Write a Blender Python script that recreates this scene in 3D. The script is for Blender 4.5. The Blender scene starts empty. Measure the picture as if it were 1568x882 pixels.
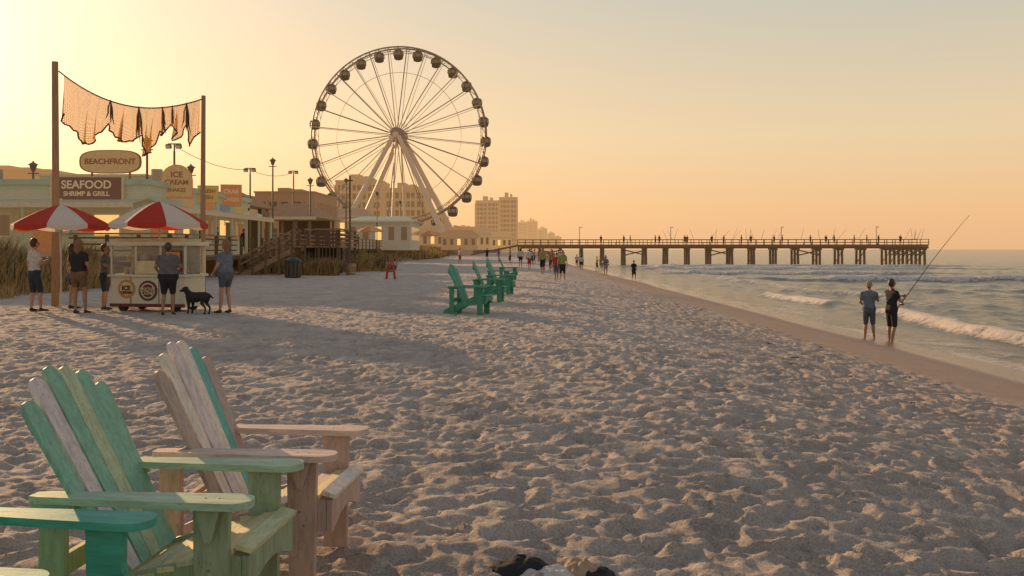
import bpy, math, random
import numpy as np
from mathutils import Vector, Matrix, Quaternion
random.seed(7); RNG=np.random.RandomState(11)
R=math.radians
SC=bpy.context.scene
SC.view_settings.view_transform='Standard'; SC.view_settings.look='None'; SC.view_settings.exposure=0
COL=SC.collection
SUN_AZ=R(37); SUN_EL=R(11)
SUNDIR=Vector((-math.sin(SUN_AZ)*math.cos(SUN_EL), math.cos(SUN_AZ)*math.cos(SUN_EL), math.sin(SUN_EL)))
# ---------------------------------------------------------------- materials
HAZE_GLOW=(0.92,0.52,0.22)
def nt(name):
    m=bpy.data.materials.new(name); m.use_nodes=True
    t=m.node_tree; 
    for n in list(t.nodes): t.nodes.remove(n)
    return m,t
def N(t,typ,**k):
    n=t.nodes.new(typ)
    for a,b in k.items(): setattr(n,a,b)
    return n
def ramp(t,stops):
    r=N(t,'ShaderNodeValToRGB'); e=r.color_ramp.elements
    while len(e)<len(stops): e.new(0.5)
    for i,(p,c) in enumerate(stops):
        e[i].position=p; e[i].color=(*c,1) if len(c)==3 else c
    return r
def mat(name,col,rough=.75,var=.18,scale=6,bump=.15,metal=0,stretch=(1,1,1),haze=0,worn=None,alpha=None,bd=.01,emit=0,transl=0):
    m,t=nt(name); L=t.links.new
    out=N(t,'ShaderNodeOutputMaterial'); b=N(t,'ShaderNodeBsdfPrincipled')
    tc=N(t,'ShaderNodeTexCoord'); mp=N(t,'ShaderNodeMapping'); mp.inputs['Scale'].default_value=stretch
    L(tc.outputs['Object'],mp.inputs['Vector'])
    no=N(t,'ShaderNodeTexNoise'); no.inputs['Scale'].default_value=scale; no.inputs['Detail'].default_value=6; no.inputs['Roughness'].default_value=.65
    L(mp.outputs[0],no.inputs['Vector'])
    lo=tuple(max(0,c*(1-var)) for c in col); hi=tuple(min(1,c*(1+var)) for c in col)
    r=ramp(t,[(.3,lo),(.7,hi)]); L(no.outputs['Fac'],r.inputs['Fac'])
    c=r.outputs['Color']
    if worn:
        n2=N(t,'ShaderNodeTexNoise'); n2.inputs['Scale'].default_value=scale*2.6; n2.inputs['Detail'].default_value=10; n2.inputs['Roughness'].default_value=.78
        L(mp.outputs[0],n2.inputs['Vector'])
        r2=ramp(t,[(.54,(0,0,0)),(.63,(1,1,1))]); L(n2.outputs['Fac'],r2.inputs['Fac'])
        mx=N(t,'ShaderNodeMix',data_type='RGBA'); L(r2.outputs['Color'],mx.inputs[0]); L(c,mx.inputs[6]); mx.inputs[7].default_value=(*worn,1)
        c=mx.outputs[2]
    L(c,b.inputs['Base Color']); b.inputs['Roughness'].default_value=rough; b.inputs['Metallic'].default_value=metal
    if bump:
        bp=N(t,'ShaderNodeBump'); bp.inputs['Strength'].default_value=bump; bp.inputs['Distance'].default_value=bd
        L(no.outputs['Fac'],bp.inputs['Height']); L(bp.outputs[0],b.inputs['Normal'])
    sh=b.outputs[0]
    if transl:
        tl=N(t,'ShaderNodeBsdfTranslucent'); L(c,tl.inputs[0]); ms=N(t,'ShaderNodeMixShader'); ms.inputs[0].default_value=transl; L(sh,ms.inputs[1]); L(tl.outputs[0],ms.inputs[2]); sh=ms.outputs[0]
    if emit: b.inputs['Emission Color'].default_value=(*col,1); b.inputs['Emission Strength'].default_value=emit
    if alpha is not None: b.inputs['Alpha'].default_value=alpha
    if haze:  # imitates air haze: warm glow mixed into the surface itself
        e=N(t,'ShaderNodeEmission'); e.inputs[0].default_value=(*HAZE_GLOW,1); e.inputs[1].default_value=1
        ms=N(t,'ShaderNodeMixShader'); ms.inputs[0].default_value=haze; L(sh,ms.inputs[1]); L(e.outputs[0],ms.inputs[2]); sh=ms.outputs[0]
    L(sh,out.inputs[0]); return m
# ---------------------------------------------------------------- mesh builder
class MB:
    def __init__(s): s.v=[];s.f=[];s.mi=[];s.mats=[];s.M=Matrix.Identity(4)
    def mid(s,m):
        if m not in s.mats: s.mats.append(m)
        return s.mats.index(m)
    def add(s,vs,fs,m):
        o=len(s.v); k=s.mid(m)
        for p in vs: s.v.append(tuple(s.M@Vector(p)))
        for f in fs: s.f.append(tuple(i+o for i in f)); s.mi.append(k)
    def box(s,c,d,m,rot=None):
        x,y,z=[q/2 for q in d]; vs=[Vector(p) for p in [(-x,-y,-z),(x,-y,-z),(x,y,-z),(-x,y,-z),(-x,-y,z),(x,-y,z),(x,y,z),(-x,y,z)]]
        if rot is not None: vs=[rot@p for p in vs]
        s.add([p+Vector(c) for p in vs],[(0,3,2,1),(4,5,6,7),(0,1,5,4),(1,2,6,5),(2,3,7,6),(3,0,4,7)],m)
    def bb(s,x0,x1,y0,y1,z0,z1,m): s.box(((x0+x1)/2,(y0+y1)/2,(z0+z1)/2),(x1-x0,y1-y0,z1-z0),m)
    def beam(s,a,b,w,h,m,up=(0,0,1)):
        a=Vector(a);b=Vector(b);d=(b-a); l=d.length; d.normalize(); u=Vector(up)
        if abs(d.dot(u))>.98: u=Vector((0,1,0))
        sd=d.cross(u).normalized(); u=sd.cross(d)
        rot=Matrix((d,sd,u)).transposed()
        s.box((a+b)/2,(l,w,h),m,rot)
    def tube(s,pts,rs,m,n=8,cap=True):
        pts=[Vector(p) for p in pts]; vs=[];fs=[]
        if not hasattr(rs,'__len__'): rs=[rs]*len(pts)
        pu=None
        for i,p in enumerate(pts):
            d=(pts[min(i+1,len(pts)-1)]-pts[max(i-1,0)])
            d.normalize()
            if pu is None:
                u=Vector((0,0,1)) if abs(d.z)<.9 else Vector((1,0,0))
            else: u=pu
            u=(u-d*u.dot(d)).normalized(); w=d.cross(u); pu=u
            for k in range(n):
                a=2*math.pi*k/n; vs.append(p+(u*math.cos(a)+w*math.sin(a))*rs[i])
        for i in range(len(pts)-1):
            for k in range(n):
                k2=(k+1)%n; fs.append((i*n+k,i*n+k2,(i+1)*n+k2,(i+1)*n+k))
        if cap: fs.append(tuple(reversed(range(n)))); fs.append(tuple((len(pts)-1)*n+k for k in range(n)))
        s.add(vs,fs,m)
    def cone(s,a,b,r0,r1,m,n=12): s.tube([a,b],[r0,r1],m,n)
    def sph(s,c,r,m,n=10,k=7):
        if not hasattr(r,'__len__'): r=(r,r,r)
        vs=[(c[0],c[1],c[2]-r[2])];fs=[]
        for i in range(1,k):
            t=math.pi*i/k-math.pi/2
            for j in range(n):
                a=2*math.pi*j/n; vs.append((c[0]+r[0]*math.cos(t)*math.cos(a),c[1]+r[1]*math.cos(t)*math.sin(a),c[2]+r[2]*math.sin(t)))
        vs.append((c[0],c[1],c[2]+r[2])); T=len(vs)-1
        for j in range(n):
            j2=(j+1)%n; fs.append((0,1+j2,1+j)); fs.append((T,1+(k-2)*n+j,1+(k-2)*n+j2))
            for i in range(k-2): fs.append((1+i*n+j,1+i*n+j2,1+(i+1)*n+j2,1+(i+1)*n+j))
        s.add(vs,fs,m)
    def prism(s,ol,h,m,T):
        n=len(ol); vs=[T(u,v,0) for u,v in ol]+[T(u,v,h) for u,v in ol]
        s.add(vs,[tuple(reversed(range(n))),tuple(range(n,2*n))]+[(i,(i+1)%n,n+(i+1)%n,n+i) for i in range(n)],m)
    def build(s,name,loc=(0,0,0),rz=0,smooth=False,bevel=0,parent=None,scale=1):
        me=bpy.data.meshes.new(name); me.from_pydata(s.v,[],s.f)
        for m in s.mats: me.materials.append(m)
        me.polygons.foreach_set('material_index',s.mi)
        if smooth: me.polygons.foreach_set('use_smooth',[True]*len(me.polygons))
        me.update()
        import bmesh
        bm=bmesh.new(); bm.from_mesh(me); bmesh.ops.recalc_face_normals(bm,faces=bm.faces); bm.to_mesh(me); bm.free()
        o=bpy.data.objects.new(name,me); COL.objects.link(o); o.location=loc; o.rotation_euler=(0,0,rz); o.scale=(scale,)*3
        if bevel:
            b=o.modifiers.new('bevel','BEVEL'); b.width=bevel; b.segments=2; b.limit_method='ANGLE'
        if parent: o.parent=parent
        return o
def empty(name,loc=(0,0,0),rz=0):
    o=bpy.data.objects.new(name,None); COL.objects.link(o); o.location=loc; o.rotation_euler=(0,0,rz); return o
def text(txt,size,loc,rot,m,parent,name='lettering',ext=.01):
    cu=bpy.data.curves.new(name,'FONT'); cu.body=txt; cu.size=size; cu.align_x='CENTER'; cu.align_y='CENTER'; cu.extrude=ext; cu.offset=size*.02
    o=bpy.data.objects.new(name+'_c',cu); COL.objects.link(o)
    dg=bpy.context.evaluated_depsgraph_get(); me=bpy.data.meshes.new_from_object(o.evaluated_get(dg)); bpy.data.objects.remove(o)
    q=bpy.data.objects.new(name,me); COL.objects.link(q); me.materials.clear(); me.materials.append(m); q.location=loc; q.rotation_euler=rot; q.parent=parent
    return q
# ---------------------------------------------------------------- noise (numpy)
def hsh(ix,iy,s):
    h=(ix.astype(np.int64)*374761393+iy.astype(np.int64)*668265263+s*1442695041)&0xffffffff
    h=((h^(h>>13))*1274126177)&0xffffffff
    h=(h^(h>>16)); return (h&0xffffff)/float(0xffffff)
def vn(x,y,s=0):
    ix=np.floor(x);iy=np.floor(y);fx=x-ix;fy=y-iy; fx=fx*fx*(3-2*fx); fy=fy*fy*(3-2*fy)
    a=hsh(ix,iy,s);b=hsh(ix+1,iy,s);c=hsh(ix,iy+1,s);d=hsh(ix+1,iy+1,s)
    return (a+(b-a)*fx)*(1-fy)+(c+(d-c)*fx)*fy
def fbm(x,y,s=0,o=4):
    r=0;a=.5
    for i in range(o): r=r+a*vn(x*2**i+i*13.1,y*2**i-i*7.3,s+i); a*=.5
    return r
def worley(x,y,s,el=1.0):
    ix=np.floor(x);iy=np.floor(y);best=np.full(x.shape,9.0); dep=np.zeros(x.shape)
    for dx in (-1,0,1):
        for dy in (-1,0,1):
            cx=ix+dx;cy=iy+dy; px=cx+hsh(cx,cy,s); py=cy+hsh(cx,cy,s+5)
            a=hsh(cx,cy,s+9)*3.14; ux=x-px; uy=y-py
            p=ux*np.cos(a)+uy*np.sin(a); q=-ux*np.sin(a)+uy*np.cos(a)
            d=np.sqrt(p*p*el+q*q); w=hsh(cx,cy,s+11)
            k=d<best; best=np.where(k,d,best); dep=np.where(k,w,dep)
    return best,dep
def sst(a,b,x):
    t=np.clip((x-a)/(b-a),0,1); return t*t*(3-2*t)
def shore(y):
    y=np.asarray(y,float)
    return np.minimum(75*(np.clip(y-150,0,None)/1350)**1.5, np.maximum(y*.053,0))
SEA=-1.1
def dfoot(y): return -17.5+1.2*np.sin(y*.05)+2.2*(fbm(y*.13,y*0+2,23,3)-.45)+3.4*sst(58,74,y)
def ground_base(u,y):
    u=np.asarray(u,float); y=np.asarray(y,float)
    t=np.clip(u-1,0,None); z=-.12*(np.sqrt(t*t+.6)-np.sqrt(.6))
    z=np.maximum(z,-4-0*u)
    z=z+0.06*(fbm(u*.35,y*.22,3,3)-.47)*sst(8,4,u)
    d=sst(0,1,(dfoot(y)-u)/(5.5-2*sst(58,74,y)))
    z=z+d*(1.15+.8*(fbm(u*.28,y*.22,21,3)-.42))
    return z
def gz(x,y): return float(ground_base(np.array([x-float(shore(y))]),np.array([float(y)]))[0])
def grid_mesh(name,X,Y,Z,attrs,m):
    ny,nx=X.shape; n=nx*ny
    me=bpy.data.meshes.new(name); me.vertices.add(n)
    me.vertices.foreach_set('co',np.stack([X,Y,Z],-1).reshape(-1).astype(np.float32))
    i=np.arange(n).reshape(ny,nx); q=np.stack([i[:-1,:-1],i[:-1,1:],i[1:,1:],i[1:,:-1]],-1).reshape(-1,4)
    me.loops.add(q.size); me.loops.foreach_set('vertex_index',q.reshape(-1).astype(np.int32))
    me.polygons.add(len(q)); me.polygons.foreach_set('loop_start',(np.arange(len(q))*4).astype(np.int32))
    me.polygons.foreach_set('use_smooth',np.ones(len(q),bool))
    me.update(calc_edges=True); me.validate()
    for k,a in attrs.items():
        at=me.attributes.new(k,'FLOAT','POINT'); at.data.foreach_set('value',a.reshape(-1).astype(np.float32))
    me.materials.append(m); o=bpy.data.objects.new(name,me); COL.objects.link(o); return o
def axis(start,end,d0,c,g):
    out=[start]; x=start
    while x<end:
        x+=d0*(1+g*max(0,abs(x-c[1]) if x>c[1] else (c[0]-x if x<c[0] else 0))); out.append(x)
    return np.array(out)
# ---------------------------------------------------------------- sand
def sand_mat():
    m,t=nt('beach_sand'); L=t.links.new
    out=N(t,'ShaderNodeOutputMaterial'); b=N(t,'ShaderNodeBsdfPrincipled'); L(b.outputs[0],out.inputs[0])
    tc=N(t,'ShaderNodeTexCoord'); aw=N(t,'ShaderNodeAttribute',attribute_name='wet'); ad=N(t,'ShaderNodeAttribute',attribute_name='damp'); av=N(t,'ShaderNodeAttribute',attribute_name='veg')
    n1=N(t,'ShaderNodeTexNoise'); n1.inputs['Scale'].default_value=1.3; n1.inputs['Detail'].default_value=8
    n2=N(t,'ShaderNodeTexNoise'); n2.inputs['Scale'].default_value=90; n2.inputs['Detail'].default_value=4
    n3=N(t,'ShaderNodeTexNoise'); n3.inputs['Scale'].default_value=8.5; n3.inputs['Detail'].default_value=8; n3.inputs['Roughness'].default_value=.72
    n4=N(t,'ShaderNodeTexNoise'); n4.inputs['Scale'].default_value=2.8; n4.inputs['Detail'].default_value=4
    for n in (n1,n2,n3,n4): L(tc.outputs['Object'],n.inputs['Vector'])
    r=ramp(t,[(.3,(.50,.43,.37)),(.7,(.68,.60,.52))]); L(n1.outputs['Fac'],r.inputs['Fac'])
    r2=ramp(t,[(.35,(.68,.68,.68)),(.62,(1.05,1.05,1.05))]); L(n2.outputs['Fac'],r2.inputs['Fac'])
    mu=N(t,'ShaderNodeMix',data_type='RGBA',blend_type='MULTIPLY'); mu.inputs[0].default_value=1; L(r.outputs[0],mu.inputs[6]); L(r2.outputs[0],mu.inputs[7])
    mv=N(t,'ShaderNodeMix',data_type='RGBA'); L(av.outputs['Fac'],mv.inputs[0]); L(mu.outputs[2],mv.inputs[6]); mv.inputs[7].default_value=(.19,.14,.07,1)
    md=N(t,'ShaderNodeMix',data_type='RGBA'); L(ad.outputs['Fac'],md.inputs[0]); L(mv.outputs[2],md.inputs[6]); md.inputs[7].default_value=(.36,.25,.175,1)
    mw=N(t,'ShaderNodeMix',data_type='RGBA'); L(aw.outputs['Fac'],mw.inputs[0]); L(md.outputs[2],mw.inputs[6]); mw.inputs[7].default_value=(.24,.155,.105,1)
    L(mw.outputs[2],b.inputs['Base Color'])
    mr=N(t,'ShaderNodeMapRange'); L(aw.outputs['Fac'],mr.inputs[0]); mr.inputs[3].default_value=.9; mr.inputs[4].default_value=.14; L(mr.outputs[0],b.inputs['Roughness'])
    b.inputs['Specular IOR Level'].default_value=.4
    inv=N(t,'ShaderNodeMapRange'); L(ad.outputs['Fac'],inv.inputs[0]); inv.inputs[3].default_value=1; inv.inputs[4].default_value=.08
    bp0=N(t,'ShaderNodeBump'); bp0.inputs['Distance'].default_value=.10; L(n4.outputs['Fac'],bp0.inputs['Height']); L(inv.outputs[0],bp0.inputs['Strength'])
    bp=N(t,'ShaderNodeBump'); bp.inputs['Distance'].default_value=.065; L(n3.outputs['Fac'],bp.inputs['Height']); L(inv.outputs[0],bp.inputs['Strength']); L(bp0.outputs[0],bp.inputs['Normal'])
    bp2=N(t,'ShaderNodeBump'); bp2.inputs['Distance'].default_value=.006; bp2.inputs['Strength'].default_value=.6; L(n2.outputs['Fac'],bp2.inputs['Height']); L(bp.outputs[0],bp2.inputs['Normal'])
    L(bp2.outputs[0],b.inputs['Normal']); return m
ys=axis(-6,9000,.020,(2.2,3.5),.25); ys=np.concatenate([np.linspace(-60,-6,12)[:-1],ys[(ys<0)][::12],ys[ys>=0]])
xs=np.concatenate([-axis(6,3000,.03,(6,6),.35)[::-1],axis(-6,8,.028,(-6,8),0)[1:],axis(8,40,.06,(8,8),.5)[1:]]); xs=np.unique(np.round(xs,4))
U,Yg=np.meshgrid(xs,ys); S=shore(Yg); Z=ground_base(U,Yg)
tram=sst(7.4,6.2,U+.8*(fbm(U*.5,Yg*.4,77,3)-.5))*(.75+.8*(fbm(U*.4,Yg*.3,78,3)))
spc=np.maximum(.028,.020*(1+.25*np.maximum(0,Yg-3.5)))
A1=sst(.5,.12,spc); A2=sst(.2,.05,spc); A3=sst(.11,.03,spc)
wx=U+.09*vn(U*6,Yg*6,50)+.05*vn(U*14,Yg*14,52); wy=Yg+.09*vn(U*6+9,Yg*6,51)+.05*vn(U*14,Yg*14+7,53)
d,w=worley(wx/.30,wy/.22,1,.6); Z-=tram*A1*(.050*np.exp(-(d/.36)**2)*(.1+1.1*w))
Z+=tram*A1*.022*np.exp(-((d-.55)/.12)**2)*w
d,w=worley(wx/.14,wy/.115,2,.7); Z-=tram*A2*.028*np.exp(-(d/.36)**2)*(.2+w)
Z+=tram*A2*.010*np.exp(-((d-.55)/.12)**2)*w
d,w=worley(wx/.08,wy/.08,4,.8); Z-=tram*A3*.011*np.exp(-(d/.36)**2)*(.3+w)
Z+=tram*A1*(.022*(fbm(wx*1.3,wy*1.3,31,4)-.47)+.030*(fbm(wx*6.5,wy*6.5,32,3)-.44))
Z+=tram*A3*(.012*(vn(wx*21,wy*21,33)-.5)+.007*(vn(U*38,Yg*38,34)-.5))
wet=sst(8.3,9.6,U+1.2*(fbm(U*.2,Yg*.09,8,3)-.45)); 
damp=sst(6.0,7.2,U+.9*(fbm(U*.6,Yg*.25,9,3)-.45))*.8+.38*sst(2.6,5.6,U+2*(fbm(U*.5,Yg*.5,10,3)-.45))*sst(7,5.5,U); damp=np.clip(damp,0,1)
veg=sst(.5,-2,U-dfoot(Yg))
sand=grid_mesh('beach_sand_ground',U+S,Yg,Z,{'wet':wet,'damp':damp,'veg':veg},sand_mat())
# ---------------------------------------------------------------- sea
def sea_mat():
    m,t=nt('sea_water'); L=t.links.new
    out=N(t,'ShaderNodeOutputMaterial'); b=N(t,'ShaderNodeBsdfPrincipled')
    b.inputs['Base Color'].default_value=(.11,.11,.09,1); b.inputs['Roughness'].default_value=.16; b.inputs['IOR'].default_value=1.33
    tc=N(t,'ShaderNodeTexCoord'); mp=N(t,'ShaderNodeMapping'); mp.inputs['Scale'].default_value=(1.5,.8,1); mp.inputs['Rotation'].default_value=(0,0,R(25)); L(tc.outputs['Object'],mp.inputs[0])
    n=N(t,'ShaderNodeTexNoise'); n.inputs['Scale'].default_value=1.1; n.inputs['Detail'].default_value=8; n.inputs['Roughness'].default_value=.62; L(mp.outputs[0],n.inputs['Vector'])
    bp=N(t,'ShaderNodeBump'); bp.inputs['Distance'].default_value=.35; bp.inputs['Strength'].default_value=.5; L(n.outputs['Fac'],bp.inputs['Height']); L(bp.outputs[0],b.inputs['Normal'])
    f=N(t,'ShaderNodeBsdfPrincipled'); f.inputs['Base Color'].default_value=(.78,.72,.65,1); f.inputs['Roughness'].default_value=.8
    nf=N(t,'ShaderNodeTexNoise'); nf.inputs['Scale'].default_value=2.6; nf.inputs['Detail'].default_value=10; nf.inputs['Roughness'].default_value=.78; L(tc.outputs['Object'],nf.inputs['Vector'])
    bf=N(t,'ShaderNodeBump'); bf.inputs['Distance'].default_value=.2; bf.inputs['Strength'].default_value=1; L(nf.outputs['Fac'],bf.inputs['Height']); L(bf.outputs[0],f.inputs['Normal'])
    at=N(t,'ShaderNodeAttribute',attribute_name='foam')
    ad=N(t,'ShaderNodeMath',operation='ADD'); L(at.outputs['Fac'],ad.inputs[0]); L(nf.outputs['Fac'],ad.inputs[1])
    mr=N(t,'ShaderNodeMapRange'); mr.inputs[1].default_value=.87; mr.inputs[2].default_value=1.05; L(ad.outputs[0],mr.inputs[0])
    ms=N(t,'ShaderNodeMixShader'); L(mr.outputs[0],ms.inputs[0]); L(b.outputs[0],ms.inputs[1]); L(f.outputs[0],ms.inputs[2]); L(ms.outputs[0],out.inputs[0]); return m
sx=axis(9.4,16000,.11,(0,16),.035); sy=np.concatenate([np.linspace(-60,10,12)[:-1],axis(10,22000,.14,(0,20),.035)])
U,Yg=np.meshgrid(sx,sy); S=shore(Yg)
far=1/(1+np.maximum(0,Yg-60)/120); far*=1/(1+np.maximum(0,U-60)/120)
amp=sst(11.3,17,U)*far
Z=np.full(U.shape,SEA)
q=fbm(U*.08,Yg*.06,40,3)*6
for (dx,dy,wl,a) in [(1,.25,9,.08),(.8,-.45,5.3,.045),(1,.7,3.4,.035),(.5,-1,2.3,.025),(1,-.1,1.5,.015)]:
    ph=(U*dx+Yg*dy)*2*math.pi/wl+q*wl/9; Z+=amp*a*(1-2*np.abs(np.sin(ph/2))**.8)
Z+=amp*.12*(fbm(U*.5,Yg*.3,41,4)-.47)
foam=np.zeros(U.shape)
def crest(dist,h,wf,wb,mask):
    global Z,foam
    Z+=mask*h*np.where(dist<0,np.exp(-(dist/wf)**2),np.exp(-(dist/wb)**2))
    f=np.where(dist<0,np.exp(-(dist/(wf*2.4))**2),np.exp(-(dist/(wb*.5))**2)); foam=np.maximum(foam,mask*f*.6)
wob=2.6*(fbm(Yg*.16,Yg*0+3,60,4)-.45)
crest(U-(14.9+wob),.30,.4,1.0,sst(13,20,Yg)*sst(62,48,Yg)*(.3+.7*sst(.3,.6,vn(Yg*.3,Yg*0,61))))
crest(U-(12.5+.8*wob),.07,.3,.5,sst(60,30,Yg)*.75*(.5+.5*vn(Yg*.4,Yg*0,64)))
wo2=3*(fbm(U*.09,U*0+1,62,3)-.45)
yc=77-.09*(U-24)+wo2
crest((Yg-yc)*1.0,.45,.7,1.6,sst(17,22,U)*sst(95,70,U)*(.55+.45*sst(.25,.5,vn(U*.2,U*0,63))))
crest(Yg-(96+wo2*1.4+.03*U),.35,.7,1.5,sst(14,19,U)*sst(60,35,U)*.95)
crest(Yg-(122+wo2*2),.4,1.0,2.0,sst(14,20,U)*sst(75,45,U)*1.0)
crest(Yg-(141-wo2*2),.35,1.0,2.0,sst(14,20,U)*sst(80,60,U)*.95)
crest(Yg-(58-wo2*1.5),.22,.6,1.2,sst(24,30,U)*sst(55,42,U)*.65)
crest(U-(19.5-wob),.2,.5,1.2,sst(36,44,Yg)*sst(150,110,Yg)*.75)
ed=.9*(fbm(Yg*.22,Yg*0+7,66,4)-.45)
foam=np.maximum(foam,.56*sst(12.3,10.9,U+ed)*(.6+.5*vn(U*1.3,Yg*.5,67)))
foam=np.maximum(foam,.48*sst(16,12,U)*fbm(U*.8,Yg*.4,68,3)*1.4)
foam=np.maximum(foam,.34*sst(.52,.7,fbm(U*.12,Yg*.22,69,4))*sst(120,40,U))
sea=grid_mesh('sea_water',U+S,Yg,Z,{'foam':foam},sea_mat())
# ---------------------------------------------------------------- adirondack chairs
def paint(name,c,st=(1,1,1)): return mat(name,c,rough=.62,var=.22,scale=5,bump=.5,stretch=st,worn=tuple(x*.5+.05 for x in c),bd=.008)
def adirondack(loc,rz,arms,legs,slats,seat,scale=1,worn_bevel=.004,lean=24,rl=.03):
    b=MB()
    for s in (-1,1):
        y=s*.235
        b.prism([(.36,.24),(.36,.37),(.28,.385),(-.1,.285),(-.52,.10),(-.56,.0),(-.44,0),(-.1,.17)],.028,legs,lambda u,v,w,y=y:(u,y-.014+w,v))
        b.prism([(.20,0),(.315,0),(.325,.565),(.19,.565)],.034,legs,lambda u,v,w,s=s:(u,s*.268-.017+w,v))
        b.prism([(.21,.565),(.305,.565),(.27,.44),(.245,.44)],.03,legs,lambda u,v,w,s=s:(u,s*(.287+w),v))
        b.prism([(-.40,0),(-.30,0),(-.30,.545),(-.40,.53)],.034,legs,lambda u,v,w,s=s:(u,s*.27-.017+w,v))
        b.box((-.345,s*.27,.55),(.15,.07,.03),arms)
        ol=[]
        for a in range(-90,91,15): ol.append((.35+.07*math.cos(R(a)),.072*math.sin(R(a))))
        ol+=[(.1,.066),(-.25,.045),(-.38,.042),(-.42,.03),(-.42,-.03),(-.38,-.042),(-.25,-.05),(.1,-.066)]
        b.prism(ol,.028,arms,lambda u,v,w,s=s:(u,s*.285+v*s,.567+w))
    for i in range(7):
        x=.37-i*.075; zz=.388-.015*i-(.0015*i*i)
        b.box((x,0,zz+.012),(.066,.50,.02),seat[i%len(seat)],Matrix.Rotation(R(-9 if i else 14),3,'Y'))
    ap=[(-.25,.375),(.25,.375),(.25,.23)]+[(.22-.044*k,.235+.055*math.sin(math.pi*k/10)) for k in range(0,11)]+[(-.25,.23)]
    b.prism(ap,.024,legs,lambda u,v,w:(.362+w,u,v))
    bx,bz=-.12,.27; ang=R(lean); up=Vector((-math.sin(ang),0,math.cos(ang))); nn=Vector((math.cos(ang),0,math.sin(ang)))
    k=len(slats); rr=random.Random(int(loc[1]*10))
    for i in range(k):
        t=(i-(k-1)/2)/((k-1)/2)
        Lh=.86-.11*t*t+rr.uniform(-.008,.008); wb=.074*6/k; wt=.094*6/k
        yb=t*.195; yt=t*.255; tw=rr.uniform(-.004,.004)
        ol=[(-wb/2,0),(wb/2,0),(wt/2,Lh-.05)]
        for a in range(20,161,20): ol.append((wt/2*math.cos(R(a)),Lh-.05+.05*math.sin(R(a))))
        ol.append((-wt/2,Lh-.05))
        def T(u,v,w,yb=yb,yt=yt,Lh=Lh,tw=tw):
            return Vector((bx,yb+(yt-yb)*v/Lh+u,bz))+up*v+nn*(w+tw*v/Lh-.012*abs(t))
        b.prism(ol,.019,slats[i],T)
    for h,wd in ((.12,.46),(.34,.60),(.66,.50)):
        p=Vector((bx,0,bz))+up*h-nn*.027
        b.box(p,(.026,wd,.07),legs,Matrix.Rotation(-ang,3,'Y'))
    b.box((-.36,0,.30),(.025,.505,.08),legs)
    for s in (-1,1):
        for x,z in ((.25,.33),(.27,.27),(-.35,.12)): b.cone((x,s*.285,z),(x,s*.2885,z),.006,.006,STEEL,8)
        for x in (.24,.29): b.cone((x,s*.285,.594),(x,s*.285,.5965),.006,.006,STEEL,8)
    return b.build('adirondack_chair',loc,rz,bevel=worn_bevel,scale=scale)
STEEL=mat('galvanised_steel',(.35,.34,.32),rough=.4,metal=.8,var=.1)
MINT=paint('mint_paint',(.38,.54,.38),(1,5,5)); MINTS=paint('mint_paint_slat',(.22,.46,.34),(6,6,1)); MINT2=paint('pale_mint_paint',(.44,.54,.35),(6,6,1))
LAV=paint('lavender_white_paint',(.64,.57,.57),(6,6,1)); PINK=paint('faded_pink_paint',(.64,.50,.43),(1,5,5)); PINKL=paint('faded_pink_leg',(.50,.37,.32),(5,5,1)); WHT=paint('weathered_white_paint',(.72,.66,.58),(6,6,1))
YEL=paint('pale_yellow_paint',(.70,.61,.33),(5,1,5)); YEL2=paint('pale_green_paint',(.54,.58,.34),(5,1,5)); TEALS=paint('teal_slat_paint',(.12,.42,.37),(6,6,1)); TEAL=paint('teal_paint',(.07,.38,.29),(1,5,5)); GRN=paint('green_paint',(.045,.26,.16),(3,3,3)); GRYW=paint('weathered_wood_slat',(.42,.33,.29),(6,6,1))
MINTL=paint('mint_leg_paint',(.30,.39,.25),(5,5,1))
adirondack((-1.33,3.62,.0),R(-5),MINT,MINTL,[MINTS,LAV,MINTS,MINT2,MINTS,MINTS],[YEL2,YEL,YEL,YEL2,YEL],lean=28)
adirondack((-1.17,4.36,.0),R(-5),PINK,PINKL,[GRYW,WHT,LAV,WHT,TEALS,GRYW],[WHT,YEL,PINK,WHT,YEL],lean=24)
adirondack((-1.66,2.84,.0),R(-8),TEAL,TEAL,[TEAL]*6,[TEAL,GRN])
for x,y,r,s in ((-.95,21.4,-14,1.12),(-.62,26.3,-6,1.12),(-.35,30.5,-10,1.1),(-.5,37,-8,1.1),(-.15,45,-5,1.1)):
    adirondack((x,y,gz(x,y)-.02),R(r),GRN,GRN,[GRN,TEAL,GRN,GRN,TEAL,GRN],[TEAL,GRN],scale=s)
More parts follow.
